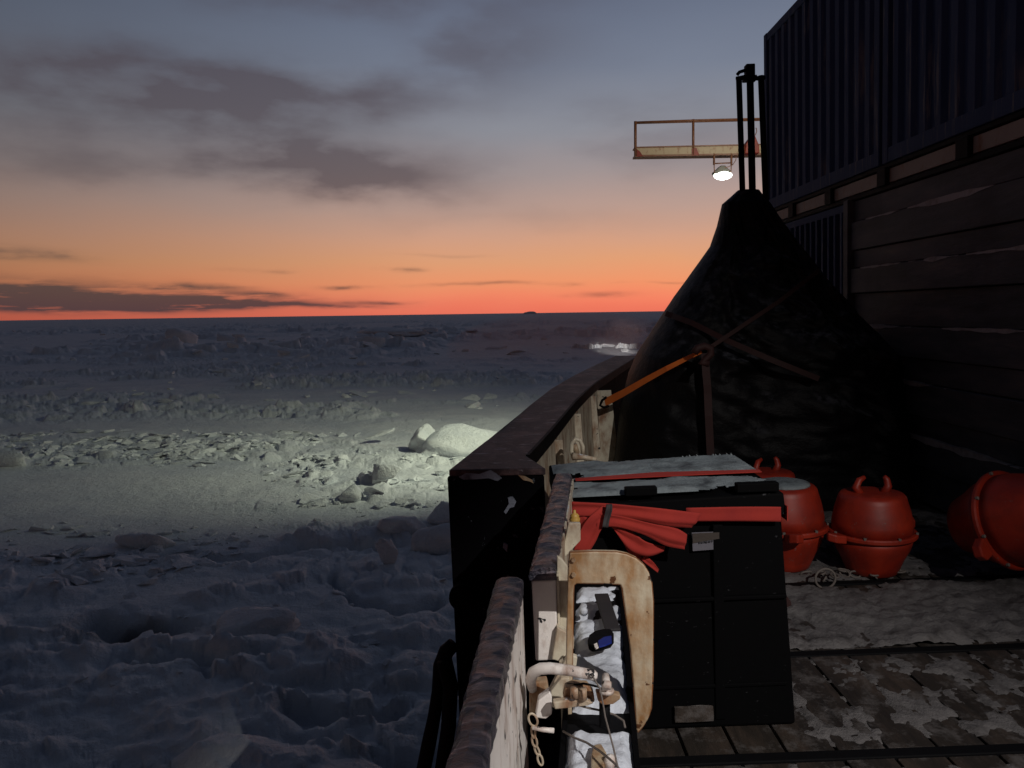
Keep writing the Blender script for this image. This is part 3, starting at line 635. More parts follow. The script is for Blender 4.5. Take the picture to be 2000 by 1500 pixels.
MB().tube([KY(px, py, y) for px, py, y in [(1040, 1345, 1.80), (1036, 1328, 1.76), (1042, 1313, 1.73), (1056, 1306, 1.71), (1075, 1305, 1.70), (1110, 1309, 1.69), (1150, 1317, 1.68), (1160, 1319, 1.68), (1166, 1320, 1.68)]],
          [.011, .013, .0135, .0135, .0130, .0125, .0120, .0118, .007], 16).build('pipe', 'white', hd, smooth=True)
MB().tube([KY(1156+4*math.cos(a), 1320+4*math.sin(a), 1.664) for a in [k*math.pi/6 for k in range(12)]], .0012, 6, True).build('ring', 'blackplain', hd, smooth=True)
wr = thing('steel_wire', 'thin dark lanyard wire looping from the pipe handle down over the shelf', 'wire', KY(1170, 1340, 1.66))
MB().tube([KY(px, py, y) for px, py, y in [(1156, 1318, 1.66), (1163, 1330, 1.65), (1172, 1345, 1.64), (1178, 1375, 1.62), (1182, 1400, 1.6), (1190, 1430, 1.56), (1198, 1460, 1.53), (1207, 1500, 1.5), (1212, 1530, 1.46)]], .0022, 6).build('wire_strand', 'rope', wr, smooth=True)
wr2 = MB().tube([KY(px, py, y) for px, py, y in [(1100, 1428, 1.7), (1120, 1440, 1.66), (1145, 1450, 1.62), (1170, 1466, 1.57), (1190, 1482, 1.53), (1205, 1495, 1.5), (1212, 1508, 1.48)]], .0026, 6).build('steel_wire', 'rope', loc=KY(1150, 1450, 1.62), smooth=True)
tag(wr2, 'dark wire curving across the nearest white snow of the shelf', 'wire')
wr3 = MB().tube([KY(px, py, y) for px, py, y in [(1128, 1377, 1.72), (1150, 1383, 1.73), (1175, 1388, 1.74), (1200, 1396, 1.74), (1218, 1408, 1.72), (1221, 1421, 1.70)]], .0026, 6).build('steel_wire', 'rope', loc=KY(1170, 1388, 1.73), smooth=True)
tag(wr3, 'dark wire arching over the gap between the two snow patches of the shelf', 'wire')
wr4 = MB().tube([KY(px, py, y) for px, py, y in [(1108, 1336, 1.74), (1125, 1337, 1.72), (1140, 1335, 1.71), (1155, 1338, 1.70), (1170, 1342, 1.68)]], .0025, 6).build('steel_wire', 'blackplain', loc=KY(1140, 1336, 1.7), smooth=True)
tag(wr4, 'short black wire tied along the top of the latch bracket', 'wire')
ch = thing('safety_chain', 'small white chain with hook hanging below the latch at the gate edge', 'chain', KY(1045, 1410, 1.68))
def link(c, a, r1, r2, rad, y): return [KY(c[0]+r1*math.cos(t)*math.cos(a)-r2*math.sin(t)*math.sin(a), c[1]+r1*math.cos(t)*math.sin(a)+r2*math.sin(t)*math.cos(a), y) for t in [k*math.pi/8 for k in range(16)]]
for c, a, r1, r2 in [((1041, 1406), 1.2, 13, 8), ((1042, 1429), 1.5, 12, 3.5), ((1044, 1448), 1.35, 11, 4.5), ((1049, 1466), 1.2, 11, 3.5), ((1055, 1484), 1.3, 11, 4.5)]:
    MB().tube(link(c, a, r1, r2, 0, 1.66+random.uniform(-.01, .01)), .0026, 8, True).build('chain_link', 'cream', ch, smooth=True)
MB().tube([KY(1040, 1422, 1.65), KY(1060, 1425, 1.65), KY(1082, 1427, 1.65)], [.004, .0055, .006], 10).build('toggle', 'white', ch, smooth=True)

# --- D shaped frame plate that the shelf passes through
Y = 1.85
dpl = thing('bracket_frame', 'rust streaked cream D shaped steel frame standing over the snowy shelf', 'bracket', KY(1190, 1430, Y))
outer = [(1104, 1520), (1107, 1230), (1110, 1110), (1113, 1080)]
outer += [(1160, 1078), (1205, 1079), (1225, 1083), (1243, 1091), (1258, 1104), (1268, 1120), (1273, 1140), (1276, 1175), (1276, 1240), (1275, 1320), (1272, 1385), (1266, 1405), (1256, 1420), (1246, 1431)]
inner = [(1243, 1425), (1241, 1380), (1232, 1270), (1221, 1190), (1216, 1150), (1212, 1142), (1180, 1140), (1126, 1140), (1121, 1144), (1120, 1160), (1118, 1330), (1115, 1520)]
mb = MB()
P = [KY(px, py, Y) for px, py in outer]; Q = [KY(px, py, Y) for px, py in inner]
mb.prism(P+Q, (0, .022, 0)); mb.build('frame_plate', 'yellow', dpl, bevel=.003)
for path in (P[3:], Q[:-1]):
    MB().tube([p+Vector((0, .004, 0)) for p in path], [random.uniform(.0012, .0032) for _ in path], 6).build('rusty_edge', 'rustedge', dpl)
for q in ((1120, 1093), (1120, 1122)):
    MB().lathe([(.0005, 0), (.006, 0), (.006, .006), (.0005, .006)], KY(*q, Y-.001), 6, Matrix.Rotation(R(90), 3, 'X')).build('bolt_head', 'rusty', dpl)

# --- shelf (cable tray) inboard of the gates
sf = thing('snowy_shelf', 'narrow dark steel tray full of snow running along inside the gates', 'shelf', (.2, 2., -1.7))
def shx(y, s): return lerp(.186 if s else .345, .040 if s else .205, 0)*0 + (lerp(.066, .191, (y-1.6)/1.135) if s == 0 else lerp(.244, .366, (y-1.593)/1.123))
mb = MB(); zs = -1.0
mb.hexa([(shx(1.1, 0), 1.1, zs-.12), (shx(2.75, 0), 2.75, zs-.12), (shx(2.75, 1), 2.75, zs-.12), (shx(1.1, 1), 1.1, zs-.12)], [(shx(1.1, 0), 1.1, zs-.012), (shx(2.75, 0), 2.75, zs-.012), (shx(2.75, 1), 2.75, zs-.012), (shx(1.1, 1), 1.1, zs-.012)])
mb.build('tray', 'blackplain', sf, bevel=.003)
for s, sg in ((0, 1), (1, -1)):
    mb = MB(); mb.hexa([(shx(1.1, s), 1.1, zs-.014), (shx(2.75, s), 2.75, zs-.014), (shx(2.75, s)+sg*.012, 2.75, zs-.014), (shx(1.1, s)+sg*.012, 1.1, zs-.014)], [(shx(1.1, s), 1.1, zs+.008), (shx(2.75, s), 2.75, zs+.008), (shx(2.75, s)+sg*.012, 2.75, zs+.008), (shx(1.1, s)+sg*.012, 1.1, zs+.008)])
    mb.build('rim', 'black', sf)
for yy in (1.3, 2.0, 2.65):
    MB().box2((shx(yy, 0)+.03, yy-.02, -1.7), (shx(yy, 1)-.03, yy+.02, zs-.12)).build('support_leg', 'blackplain', sf)
def shelf_snow(y0, y1, hgt, seed, lab, holes=0.):
    b = MB(); ny = int((y1-y0)/.008); nx = 22; g = []
    for i in range(ny+1):
        yy = lerp(y0, y1, i/ny); row = []
        for j in range(nx+1):
            t = j/nx; x = lerp(shx(yy, 0)+.013, shx(yy, 1)-.013, t)
            h = float(fbm(np.array([x*26.]), np.array([yy*20.]), 4, seed)[0]); e = min(t, 1-t)*nx/4; e2 = min(i, ny-i)/4
            z = zs-.016 + hgt*min(1, e+.25, e2+.05)*(.45+h) - holes*max(0, (h2 := float(fbm(np.array([x*16.]), np.array([yy*14.]), 3, seed+7)[0]))-.5)*.3
            row.append(b.b.verts.new((x, yy, z)))
        g.append(row)
    for i in range(ny):
        for j in range(nx): b.b.faces.new((g[i][j], g[i][j+1], g[i+1][j+1], g[i+1][j]))
    o = b.build('tray_snow', 'snow', smooth=True, loc=(lerp(shx(y0, 0), shx(y0, 1), .5), (y0+y1)/2, zs)); tag(o, lab, 'snow'); return o
shelf_snow(1.15, 1.745, .034, 3, 'bluish white snow heaped on the nearest part of the tray')
shelf_snow(1.84, 2.42, .026, 8, 'smooth grey blue snow on the middle of the tray under the blue tag', .1)
shelf_snow(2.42, 2.73, .022, 12, 'patchy broken snow at the far end of the tray by the crate', .5)
MB().tube([KY(1181, 1362, 1.74), KY(1181, 1418, 1.72)], .013, 12).build('locking_pin', 'blackplain', lt, smooth=True)
o = MB().box2(KZ(1182, 1235, -.965), KZ(1188, 1158, -.955)).build('dark_bar', 'darkweb', loc=KZ(1180, 1200, -.96), bevel=.003); tag(o, 'short dark bar lying lengthwise on the snow of the tray', 'bar')
tg = thing('blue_tag', 'small dark clip with blue face lying on the snow of the tray', 'clip', KZ(1173, 1258, -.96))
pts = [(1148, 1262), (1151, 1252), (1162, 1244), (1178, 1240), (1193, 1240), (1199, 1248), (1199, 1258), (1193, 1266), (1175, 1272), (1158, 1275), (1150, 1270)]
MB().prism([KZ(px, py, -.962) for px, py in pts], (0, 0, .020)).build('clip_body', 'blackplain', tg, bevel=.004)
MB().prism([KZ(px, py, -.9415) for px, py in [(1168, 1254), (1180, 1246), (1194, 1244), (1195, 1257), (1184, 1262), (1170, 1266)]], (0, 0, .004)).build('blue_face', 'blue', tg, bevel=.001)
MB().prism([KZ(px, py, -.9415) for px, py in [(1160, 1260), (1166, 1257), (1169, 1266), (1163, 1269)]], (0, 0, .003)).build('white_mark', 'white', tg)
o = MB().tube([KZ(1140, 1195, -.97), KZ(1140, 1192, -.935)], [.014, .010], 14).build('snow_lump', 'snow', loc=KZ(1140, 1195, -.97), smooth=True); tag(o, 'small white plug of ice standing on the tray inside the frame', 'ice lump')
nb = thing('foot_bolt', 'white domed bolt on rusty pad at the bottom edge of the tray', 'bolt', KZ(1193, 1492, -.98))
MB().lathe([(.0, 0), (.014, 0), (.014, .012), (.010, .022), (.0, .026)], KZ(1193, 1496, -.975), 16).build('dome', 'white', nb, smooth=True)
MB().prism([KZ(px, py, -.985) for px, py in [(1155, 1490), (1160, 1470), (1175, 1468), (1185, 1485), (1180, 1520), (1155, 1520)]], (0, 0, .02)).build('pad', 'rusty', nb, bevel=.004)

# --- black crate
cr = thing('pallet_crate', 'big black plastic crate with snow on its lid lashed by red webbing', 'crate', (.6, 3.3, -1.7))
yf, ybk = 2.965, 3.68; z1 = -.745
MB().hexa([(.17, yf-.01, -1.695), (.17, ybk, -1.695), (1.095, ybk, -1.695), (1.085, yf-.01, -1.695)], [(.165, yf+.012, z1-.09), (.165, ybk, z1-.09), (1.04, ybk, z1-.09), (1.04, yf+.012, z1-.09)]).build('body', 'crate', cr, bevel=.012)
lid = MB(); lid.hexa([(.155, yf-.008, z1-.088), (.155, ybk+.01, z1-.088), (1.055, ybk+.01, z1-.088), (1.052, yf-.008, z1-.088)], [(.155, yf, z1-.02), (.155, ybk+.01, z1+.0), (1.045, ybk+.01, z1+.012), (1.045, yf, z1+.0)]).build('lid', 'crate', cr, bevel=.008)
for (a, b_, c, d) in [(1222, 1280, 947, 962), (1440, 1515, 938, 955)]:
    MB().box2(KY(a, d+8, yf-.012)+Vector((0, 0, 0)), KY(b_, c, yf+.03)).build('lid_latch', 'crate', cr, bevel=.004)
# horizontal ribs + slots on the front
for zz in (-1.16, -1.52):
    MB().box2((.19, yf-.014, zz-.008), (1.05, yf+.02, zz+.008)).build('rib', 'crate', cr, bevel=.004)
for xx in (.45, .78):
    MB().box2((xx-.02, yf-.016, -1.66), (xx+.02, yf+.02, -.86)).build('rib', 'crate', cr, bevel=.004)
rs = MB(); rs.box2(KY(1318, 1382, yf-.03), KY(1392, 1406, yf-.018)); rs.build('foot_slot', 'deck', cr, bevel=.006, sub=2, disp=.002)
lb = MB().prism([KY(px, py, yf-.012) for px, py in [(1351, 1040), (1406, 1038), (1407, 1072), (1353, 1076)]], (0, -.002, 0)).build('label_sticker', 'label', cr)
MB().prism([KY(px, py, yf-.0155) for px, py in [(1352.5, 1042), (1404.5, 1039.5), (1405, 1052), (1380, 1056), (1353, 1061)]], (0, -.0015, 0)).build('printed_band', 'brown', lb)
ik = MB()
for px, py, w_, h_ in [(1366, 1060, 2, 5), (1371, 1060, 4, 3), (1376, 1059, 2, 4), (1380, 1059, 4, 4), (1386, 1058, 4, 4), (1391, 1057, 1.5, 5)]:
    ik.box(KY(px, py, yf-.018), (w_*.0019, .001, h_*.0017))
ik.build('lettering', 'ink', lb)
# snow on the lid
def lid_snow(x0, x1, y0, y1, dens, seed, lab):
    b = bmesh.new(); sp = .012; xa = np.arange(x0, x1, sp); ya = np.arange(y0, y1, sp); gx, gy = np.meshgrid(xa, ya)
    n = fbm(gx*5, gy*8, 5, seed, .6); e = np.minimum(np.minimum(gx-x0, x1-sp-gx), np.minimum(gy-y0, y1-sp-gy)); n = n-.2*np.exp(-e/.01)
    vm = {}
    for i in range(gx.shape[0]-1):
        for j in range(gx.shape[1]-1):
            if n[i, j] > dens:
                vs = []
                for (a, c) in ((i, j), (i, j+1), (i+1, j+1), (i+1, j)):
                    if (a, c) not in vm: vm[(a, c)] = b.verts.new((gx[a, c], gy[a, c], z1+.006+.012*(gx[a, c]-.15)/.9+(0 if gy[a, c] > yf+.1 else -.0)+max(0, n[a, c]-dens)*.04*min(1, e[a, c]/.02)))
                    vs.append(vm[(a, c)])
                b.faces.new(vs)
    q = MB(); q.b.free(); q.b = b; o = q.build('lid_snow', 'cratesnow', smooth=True, loc=((x0+x1)/2, (y0+y1)/2, z1)); tag(o, lab, 'snow'); return o
lid_snow(.165, 1.04, 2.99, 3.235, .30, 21, 'thin snow along the near half of the crate lid')
lid_snow(.165, 1.06, 3.30, 3.68, .36, 25, 'thicker rough snow along the far half of the crate lid')
# icicle-like frost comb at the far right corner
fb = MB()
for k in range(14):
    x = .80+k*.018; fb.prism([(x, 3.672, z1+.015), (x+.014, 3.672, z1+.015), (x+.007+random.uniform(-.006, .006), 3.675, z1+.024+random.uniform(-.006, .006))], (0, .012, 0))
tag(fb.build('frost_spikes', 'cratesnow', loc=(.94, 3.67, z1)), 'row of small frost spikes on the far right corner of the crate', 'frost')

# --- red webbing round the crate
st = thing('lashing_strap', 'bright red webbing wrapped and knotted around the black crate', 'strap', (.6, 2.95, -.85))
ys = yf-.030
def rib(pl, pr, yy, name='band', m='red', th_=.0035, fold=1.):
    n_ = len(pl); ya = yy if isinstance(yy, (list, tuple)) else [yy]*n_
    # smooth the polylines
    A = [KY(px, py, q) for (px, py), q in zip(pl, ya)]; B = [KY(px, py, q) for (px, py), q in zip(pr, ya)]
    def cr_(P):
        o_ = []
        for i in range(len(P)-1):
            p0, p1, p2, p3 = P[max(0, i-1)], P[i], P[i+1], P[min(len(P)-1, i+2)]
            for k in range(6):
                t = k/6; o_.append(.5*((2*p1)+(p2-p0)*t+(2*p0-5*p1+4*p2-p3)*t*t+(3*p1-p0-3*p2+p3)*t**3))
        return o_+[P[-1]]
    LA, LB = cr_(A), cr_(B); q = MB(); NC = 8; g = []; ph = random.uniform(0, 6)
    for i, (a_, b2_) in enumerate(zip(LA, LB)):
        t_ = i/(len(LA)-1); row = []
        for j in range(NC+1):
            v = a_.lerp(b2_, j/NC); w_ = (b2_-a_).length
            v = v+Vector((0, (math.sin(j/NC*7+ph+t_*3)*.5+math.sin(j/NC*13+ph*2)*.2)*w_*.16*fold + math.sin(t_*9+ph)*.004*fold, 0)); row.append(v)
        g.append(row)
    F = [[q.b.verts.new(v) for v in row] for row in g]; K = [[q.b.verts.new(v+Vector((0, th_, 0))) for v in row] for row in g]
    n1_ = len(F)-1
    for i in range(n1_):
        for j in range(NC): q.b.faces.new((F[i][j], F[i+1][j], F[i+1][j+1], F[i][j+1])); q.b.faces.new((K[i][j+1], K[i+1][j+1], K[i+1][j], K[i][j]))
        q.b.faces.new((F[i+1][0], F[i][0], K[i][0], K[i+1][0])); q.b.faces.new((F[i][NC], F[i+1][NC], K[i+1][NC], K[i][NC]))
    for j in range(NC): q.b.faces.new((F[0][j], F[0][j+1], K[0][j+1], K[0][j])); q.b.faces.new((F[n1_][j+1], F[n1_][j], K[n1_][j], K[n1_][j+1]))
    return q.build(name, m, st, smooth=True)
rib([(1340, 992), (1440, 990), (1518, 990), (1523, 991)], [(1340, 1018), (1440, 1018), (1518, 1019), (1523, 1019)], [ys, ys, ys, ys+.01], fold=.12)
sb = MB(); sb.box2((1.048, ys+.005, KY(1520, 1019, ys).z), (1.052, ybk+.02, KY(1520, 990, ys).z)); sb.build('side_band', 'red', st)
rib([(1116, 979), (1180, 983), (1235, 988), (1290, 993), (1372, 1004)], [(1116, 1006), (1180, 1010), (1240, 1016), (1300, 1028), (1352, 1032)], [ys-.02, ys-.035, ys-.05, ys-.055, ys-.05], 'tail')
rib([(1160, 1000), (1210, 1008), (1270, 1022), (1320, 1032), (1343, 1045)], [(1165, 1030), (1205, 1030), (1260, 1046), (1300, 1066), (1338, 1074)], [ys-.04, ys-.06, ys-.08, ys-.085, ys-.08], 'tail')
rib([(1190, 1025), (1235, 1040), (1262, 1058), (1300, 1068)], [(1200, 1035), (1230, 1075), (1262, 1088), (1296, 1078)], [ys-.03, ys-.05, ys-.06, ys-.05], 'loop')
rib([(1180, 985), (1150, 1010), (1132, 1040), (1120, 1075)], [(1205, 990), (1176, 1030), (1164, 1056), (1150, 1078)], [ys-.03, ys-.05, ys-.05, ys-.04], 'loop')
rib([(1116, 985), (1140, 1000), (1150, 1020), (1120, 1045)], [(1116, 1000), (1128, 1010), (1130, 1022), (1112, 1040)], [ys-.01, ys-.02, ys-.02, ys-.01], 'loop')
rib([(1204, 1020), (1212, 1050), (1228, 1080), (1240, 1100)], [(1232, 1030), (1244, 1060), (1252, 1085), (1262, 1108)], [ys-.03, ys-.03, ys-.02, ys-.01], 'tail')
rib([(1262, 1085), (1276, 1098), (1287, 1112)], [(1252, 1092), (1268, 1106), (1284, 1118)], [ys-.03, ys-.03, ys-.03], 'tail')
rib([(1184, 985), (1182, 1000), (1178, 1020), (1176, 1030)], [(1196, 985), (1195, 1000), (1190, 1020), (1188, 1030)], [ys-.06, ys-.068, ys-.075, ys-.075], 'keeper', 'darkweb')
sb = MB(); sb.hexa([(.26, 3.245, z1+.012), (.62, 3.262, z1+.016), (1.05, 3.256, z1+.018), (.3, 3.285, z1+.012)], [(.26, 3.245, z1+.017), (.62, 3.262, z1+.022), (1.05, 3.256, z1+.024), (.3, 3.285, z1+.017)])
sb.b.free(); sb.b = bmesh.new(); sb.strip([(.25, 3.245, z1+.016), (.6, 3.235, z1+.022), (1.05, 3.25, z1+.022)], [(.25, 3.275, z1+.018), (.6, 3.30, z1+.026), (1.05, 3.285, z1+.024)], .004)
sb.build('lid_band', 'red', st)

# --- tarp covered crane base
tp = thing('covered_crane', 'tall black tarpaulin covered deck crane narrowing to a peak beside the containers', 'covered crane', (2.1, 7, -1.7))
TB = [(372, 1441, 1482), (384, 1428, 1490), (398, 1412, 1502), (440, 1403, 1528), (480, 1390, 1556), (512, 1368, 1580), (545, 1345, 1602), (580, 1320, 1630), (615, 1298, 1658), (650, 1276, 1690),
      (690, 1250, 1722), (730, 1232, 1748), (790, 1216, 1780), (850, 1208, 1800), (905, 1202, 1815), (962, 1198, 1825)]
rings = []; nseg = 170; TY = 7.0
for (py, l, r) in TB:
    A = KY(l, py, TY); B = KY(r, py, TY); cx = (A.x+B.x)/2; rx = (B.x-A.x)/2; z = A.z; rings.append((cx, rx, z, B.z-A.z))
mb = MB(); vr = []; NS = 9
for i in range(len(rings)-1):
    for k in range(NS if i < len(rings)-2 else NS+1):
        t = k/NS; a, b_ = rings[i], rings[i+1]; cx, rx, z, dz = [lerp(a[j], b_[j], t) for j in range(4)]; ry = min(rx*.85, .95)
        row = []
        for s in range(nseg):
            th_ = s*2*math.pi/nseg; c, sn = math.cos(th_), math.sin(th_)
            pw = .82; ex = abs(c)**pw*(1 if c > 0 else -1); ey = abs(sn)**pw*(1 if sn > 0 else -1)
            fold = .035*math.sin(th_*7+z*1.5)+.03*math.sin(th_*13-z*3)+ .10*(float(fbm(np.array([c*2.2+5+z*.8]), np.array([sn*2.2+z*2.6]), 4, 77)[0])-.5)
            am = min(1, rx*1.2)*abs(sn)**.6
            sag = .06*math.sin(z*9+th_*2)*am*(1 if c > .2 else .3)
            f1_ = float(fbm(np.array([c*3.1+9+z*1.1]), np.array([sn*3.1-z*3.4]), 4, 91, .55)[0]); f2_ = float(fbm(np.array([c*6+z*2.5]), np.array([sn*6+z*5.5]), 3, 95)[0])
            cr2 = (1-abs(f1_*2-1)*2.2)*.13*(.55+.45*(c > 0)) + (1-abs(f2_*2-1)*2)*.045
            cr2 += (1-abs(math.sin(th_*4.5+f1_*5+z*.5)))**4*.08 + (1-abs(math.sin(z*5.5+th_*2.2+f1_*6)))**4*.10*(1. if c > 0 else .35)
            q = 1+(fold+sag+cr2-.15)*am/max(rx, .3)
            row.append(mb.b.verts.new((min(cx+rx*ex*(1+.0*q), 3.24), TY+ry*ey*q, z+dz*(ex*.5+.5))))
        vr.append(row)
for A, B in zip(vr, vr[1:]):
    for s in range(nseg): mb.b.faces.new((A[s], A[(s+1) % nseg], B[(s+1) % nseg], B[s]))
mb.b.faces.new(vr[0]); mb.build('tarpaulin', 'tarp', tp, smooth=True)
def front_y(px, py):   # depth of the tarp front seen at this pixel
    best = None
    for y in np.arange(5.7, 7.3, .02):
        p = KY(px, py, float(y))
        for a, b_ in zip(rings, rings[1:]):
            if a[2] >= p.z >= b_[2]:
                t = (a[2]-p.z)/(a[2]-b_[2]+1e-9); cx = lerp(a[0], b_[0], t); rx = lerp(a[1], b_[1], t); ry = min(rx*.85, .95)
                if ((abs(p.x-cx)/rx)**(2/.82) + (abs(p.y-TY)/ry)**(2/.82)) <= 1: return float(y)
    return 7.0
def tstrap(pts, wpx, m, label, off=.10, name='lashing_strap', th_=.006, own=True):
    pts2 = []
    for (a, b_) in zip(pts, pts[1:]):
        for k in range(8): pts2.append((lerp(a[0], b_[0], k/8), lerp(a[1], b_[1], k/8)))
    pts2.append(pts[-1]); ys_ = [front_y(*p)-off for p in pts2]
    ys_ = [sum(ys_[max(0, i-2):i+3])/len(ys_[max(0, i-2):i+3]) for i in range(len(ys_))]
    d = Vector((pts[-1][0]-pts[0][0], pts[-1][1]-pts[0][1])).normalized(); nx, ny = -d.y*wpx/2, d.x*wpx/2
    b = MB().strip([KY(p[0]-nx, p[1]-ny, q) for p, q in zip(pts2, ys_)], [KY(p[0]+nx, p[1]+ny, q) for p, q in zip(pts2, ys_)], th_)
    o = b.build(name, m, loc=KY(pts[0][0], pts[0][1], ys_[0])); return tag(o, label, 'strap')
tstrap([(1300, 612), (1350, 630), (1420, 665), (1500, 700), (1600, 740)], 11, 'dimred', 'wide dark band crossing the tarpaulin down to the right', .09)
tstrap([(1600, 528), (1520, 590), (1430, 650), (1385, 680)], 8, 'dimred', 'narrow dark red band rising to the right across the tarpaulin', .12)
tstrap([(1376, 690), (1382, 760), (1385, 830), (1388, 890)], 15, 'dimred', 'red webbing hanging straight down the front of the tarpaulin', .12)
# orange tie from the bulwark to the crane
ot = thing('ratchet_strap', 'orange webbing strap stretched from the bulwark up to the covered crane', 'strap', KY(1175, 790, 6.7))
pp = [((1180, 786), 6.75), ((1215, 768), 6.55), ((1260, 742), 6.3), ((1300, 720), 6.1), ((1340, 700), 5.98), ((1368, 687), 5.9)]
MB().strip([KY(p[0], p[1]-7.5+i*.9, y) for i, (p, y) in enumerate(pp)], [KY(p[0]+3, p[1]+7.5-i*.9, y) for i, (p, y) in enumerate(pp)], .008).build('webbing', 'orangeweb', ot)
MB().tube([KY(1184, 776, 6.72), KY(1176, 782, 6.76), KY(1172, 792, 6.78), KY(1180, 796, 6.76), KY(1188, 793, 6.72)], .012, 8).build('hook', 'blackplain', ot, smooth=True)
kn = MB(); kn.tube([KY(px, py, 5.84) for px, py in [(1356, 690), (1362, 680), (1375, 676), (1388, 680), (1388, 692), (1380, 700), (1370, 708), (1384, 710)]], .030, 10); kn.build('knot', 'dimred', ot, smooth=True)
# masts above the tarp
ms = thing('stowed_poles', 'dark upright poles clamped together at the top above the black tarpaulin', 'poles', KY(1460, 372, 6.95))
MB().tube([KY(1443, 150, 6.95), KY(1451, 400, 6.95)], .026, 12).build('pole', 'blackplain', ms, smooth=True)
MB().tube([KY(1464.5, 132, 6.95), KY(1470, 400, 6.95)], .031, 12).build('pole', 'blackplain', ms, smooth=True)
MB().tube([KY(1486, 148, 6.9), KY(1496, 400, 6.9)], .026, 12).build('pole', 'blackplain', ms, smooth=True)
mb = MB(); mb.box(KY(1464, 138, 6.95), (.078, .08, .10)); mb.box(KY(1464, 154, 6.95), (.11, .09, .045)); mb.build('head_block', 'blackplain', ms, bevel=.008)
MB().tube([KY(1438, 154, 6.93), KY(1452, 151, 6.93), KY(1480, 153, 6.93), KY(1494, 151, 6.93)], .019, 10).build('clamp_bar', 'blackplain', ms, smooth=True)
MB().tube([KY(1440, 146, 6.94), KY(1444, 141, 6.94), KY(1456, 137, 6.94)], .015, 8).build('clamp_lever', 'blackplain', ms, smooth=True)

# --- containers
def container(y0, y1, label, z0=1.17, z1_=3.33, x0=3.3, far=False):
    t = thing('shipping_container', label, 'container', (x0, (y0+y1)/2, z0), group='dark blue containers stacked above the deck')
    # corrugated side
    b = MB(); n_ = int((y1-y0-.24)/.205); ps = []; y = y0+.12; pit = (y1-y0-.24)/n_
    for k in range(n_): ps += [(y, .045), (y+pit*.30, .045), (y+pit*.45, .010), (y+pit*.85, .010)]; y += pit
    ps.append((y, .045)); lo = [b.b.verts.new((x0+p, q, z0+.12)) for q, p in ps]; hi = [b.b.verts.new((x0+p, q, z1_-.09)) for q, p in ps]
    for i in range(len(ps)-1): b.b.faces.new((lo[i], lo[i+1], hi[i+1], hi[i]))
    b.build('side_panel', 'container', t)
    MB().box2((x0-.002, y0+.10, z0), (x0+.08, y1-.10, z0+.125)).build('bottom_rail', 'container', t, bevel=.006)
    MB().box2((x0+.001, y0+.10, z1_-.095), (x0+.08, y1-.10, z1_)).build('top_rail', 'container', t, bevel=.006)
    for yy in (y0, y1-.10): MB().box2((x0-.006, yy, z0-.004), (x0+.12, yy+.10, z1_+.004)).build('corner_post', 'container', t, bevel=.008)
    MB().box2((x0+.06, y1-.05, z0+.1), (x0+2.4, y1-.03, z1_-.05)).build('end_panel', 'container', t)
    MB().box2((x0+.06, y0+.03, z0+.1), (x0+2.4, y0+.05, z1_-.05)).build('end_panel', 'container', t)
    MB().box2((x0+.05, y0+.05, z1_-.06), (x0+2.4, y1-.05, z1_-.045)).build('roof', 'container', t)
    return t
container(6.93, 9.98, 'farther dark blue corrugated container high above the black tarpaulin')
container(3.82, 6.87, 'nearer dark blue corrugated container at the top right corner')
bmm = thing('support_beam', 'long stained cream beam under the two dark blue containers', 'beam', (3.3, 7, 1.05))
MB().box2((3.325, 3.6, 1.000), (3.45, 9.95, 1.118)).build('web', 'beam', bmm, bevel=.004)
MB().box2((3.31, 3.6, .945), (3.48, 9.95, .983)).build('lower_flange', 'blackplain', bmm, bevel=.004)
MB().box2((3.31, 3.6, 1.130), (3.48, 9.95, 1.164)).build('upper_flange', 'blackplain', bmm, bevel=.004)
for yy in (9.05, 8.0, 6.86, 5.65, 4.6):
    MB().box2((3.285, yy-.07, .98), (3.33, yy+.09, 1.135)).build('twist_lock', 'blackplain', bmm, bevel=.008)
# slatted screen
sc = thing('slatted_screen', 'narrow screen of upright dark metal slats between tarpaulin and plank wall', 'screen', (3.3, 8.4, -1.7))
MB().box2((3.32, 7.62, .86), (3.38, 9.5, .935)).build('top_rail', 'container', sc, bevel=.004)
y = 7.70
while y < 9.45:
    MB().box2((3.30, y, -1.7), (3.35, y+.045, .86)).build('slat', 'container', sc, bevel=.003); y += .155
MB().box2((3.50, 7.6, -1.7), (3.52, 9.6, .86)).build('back_plate', 'blackplain', sc)
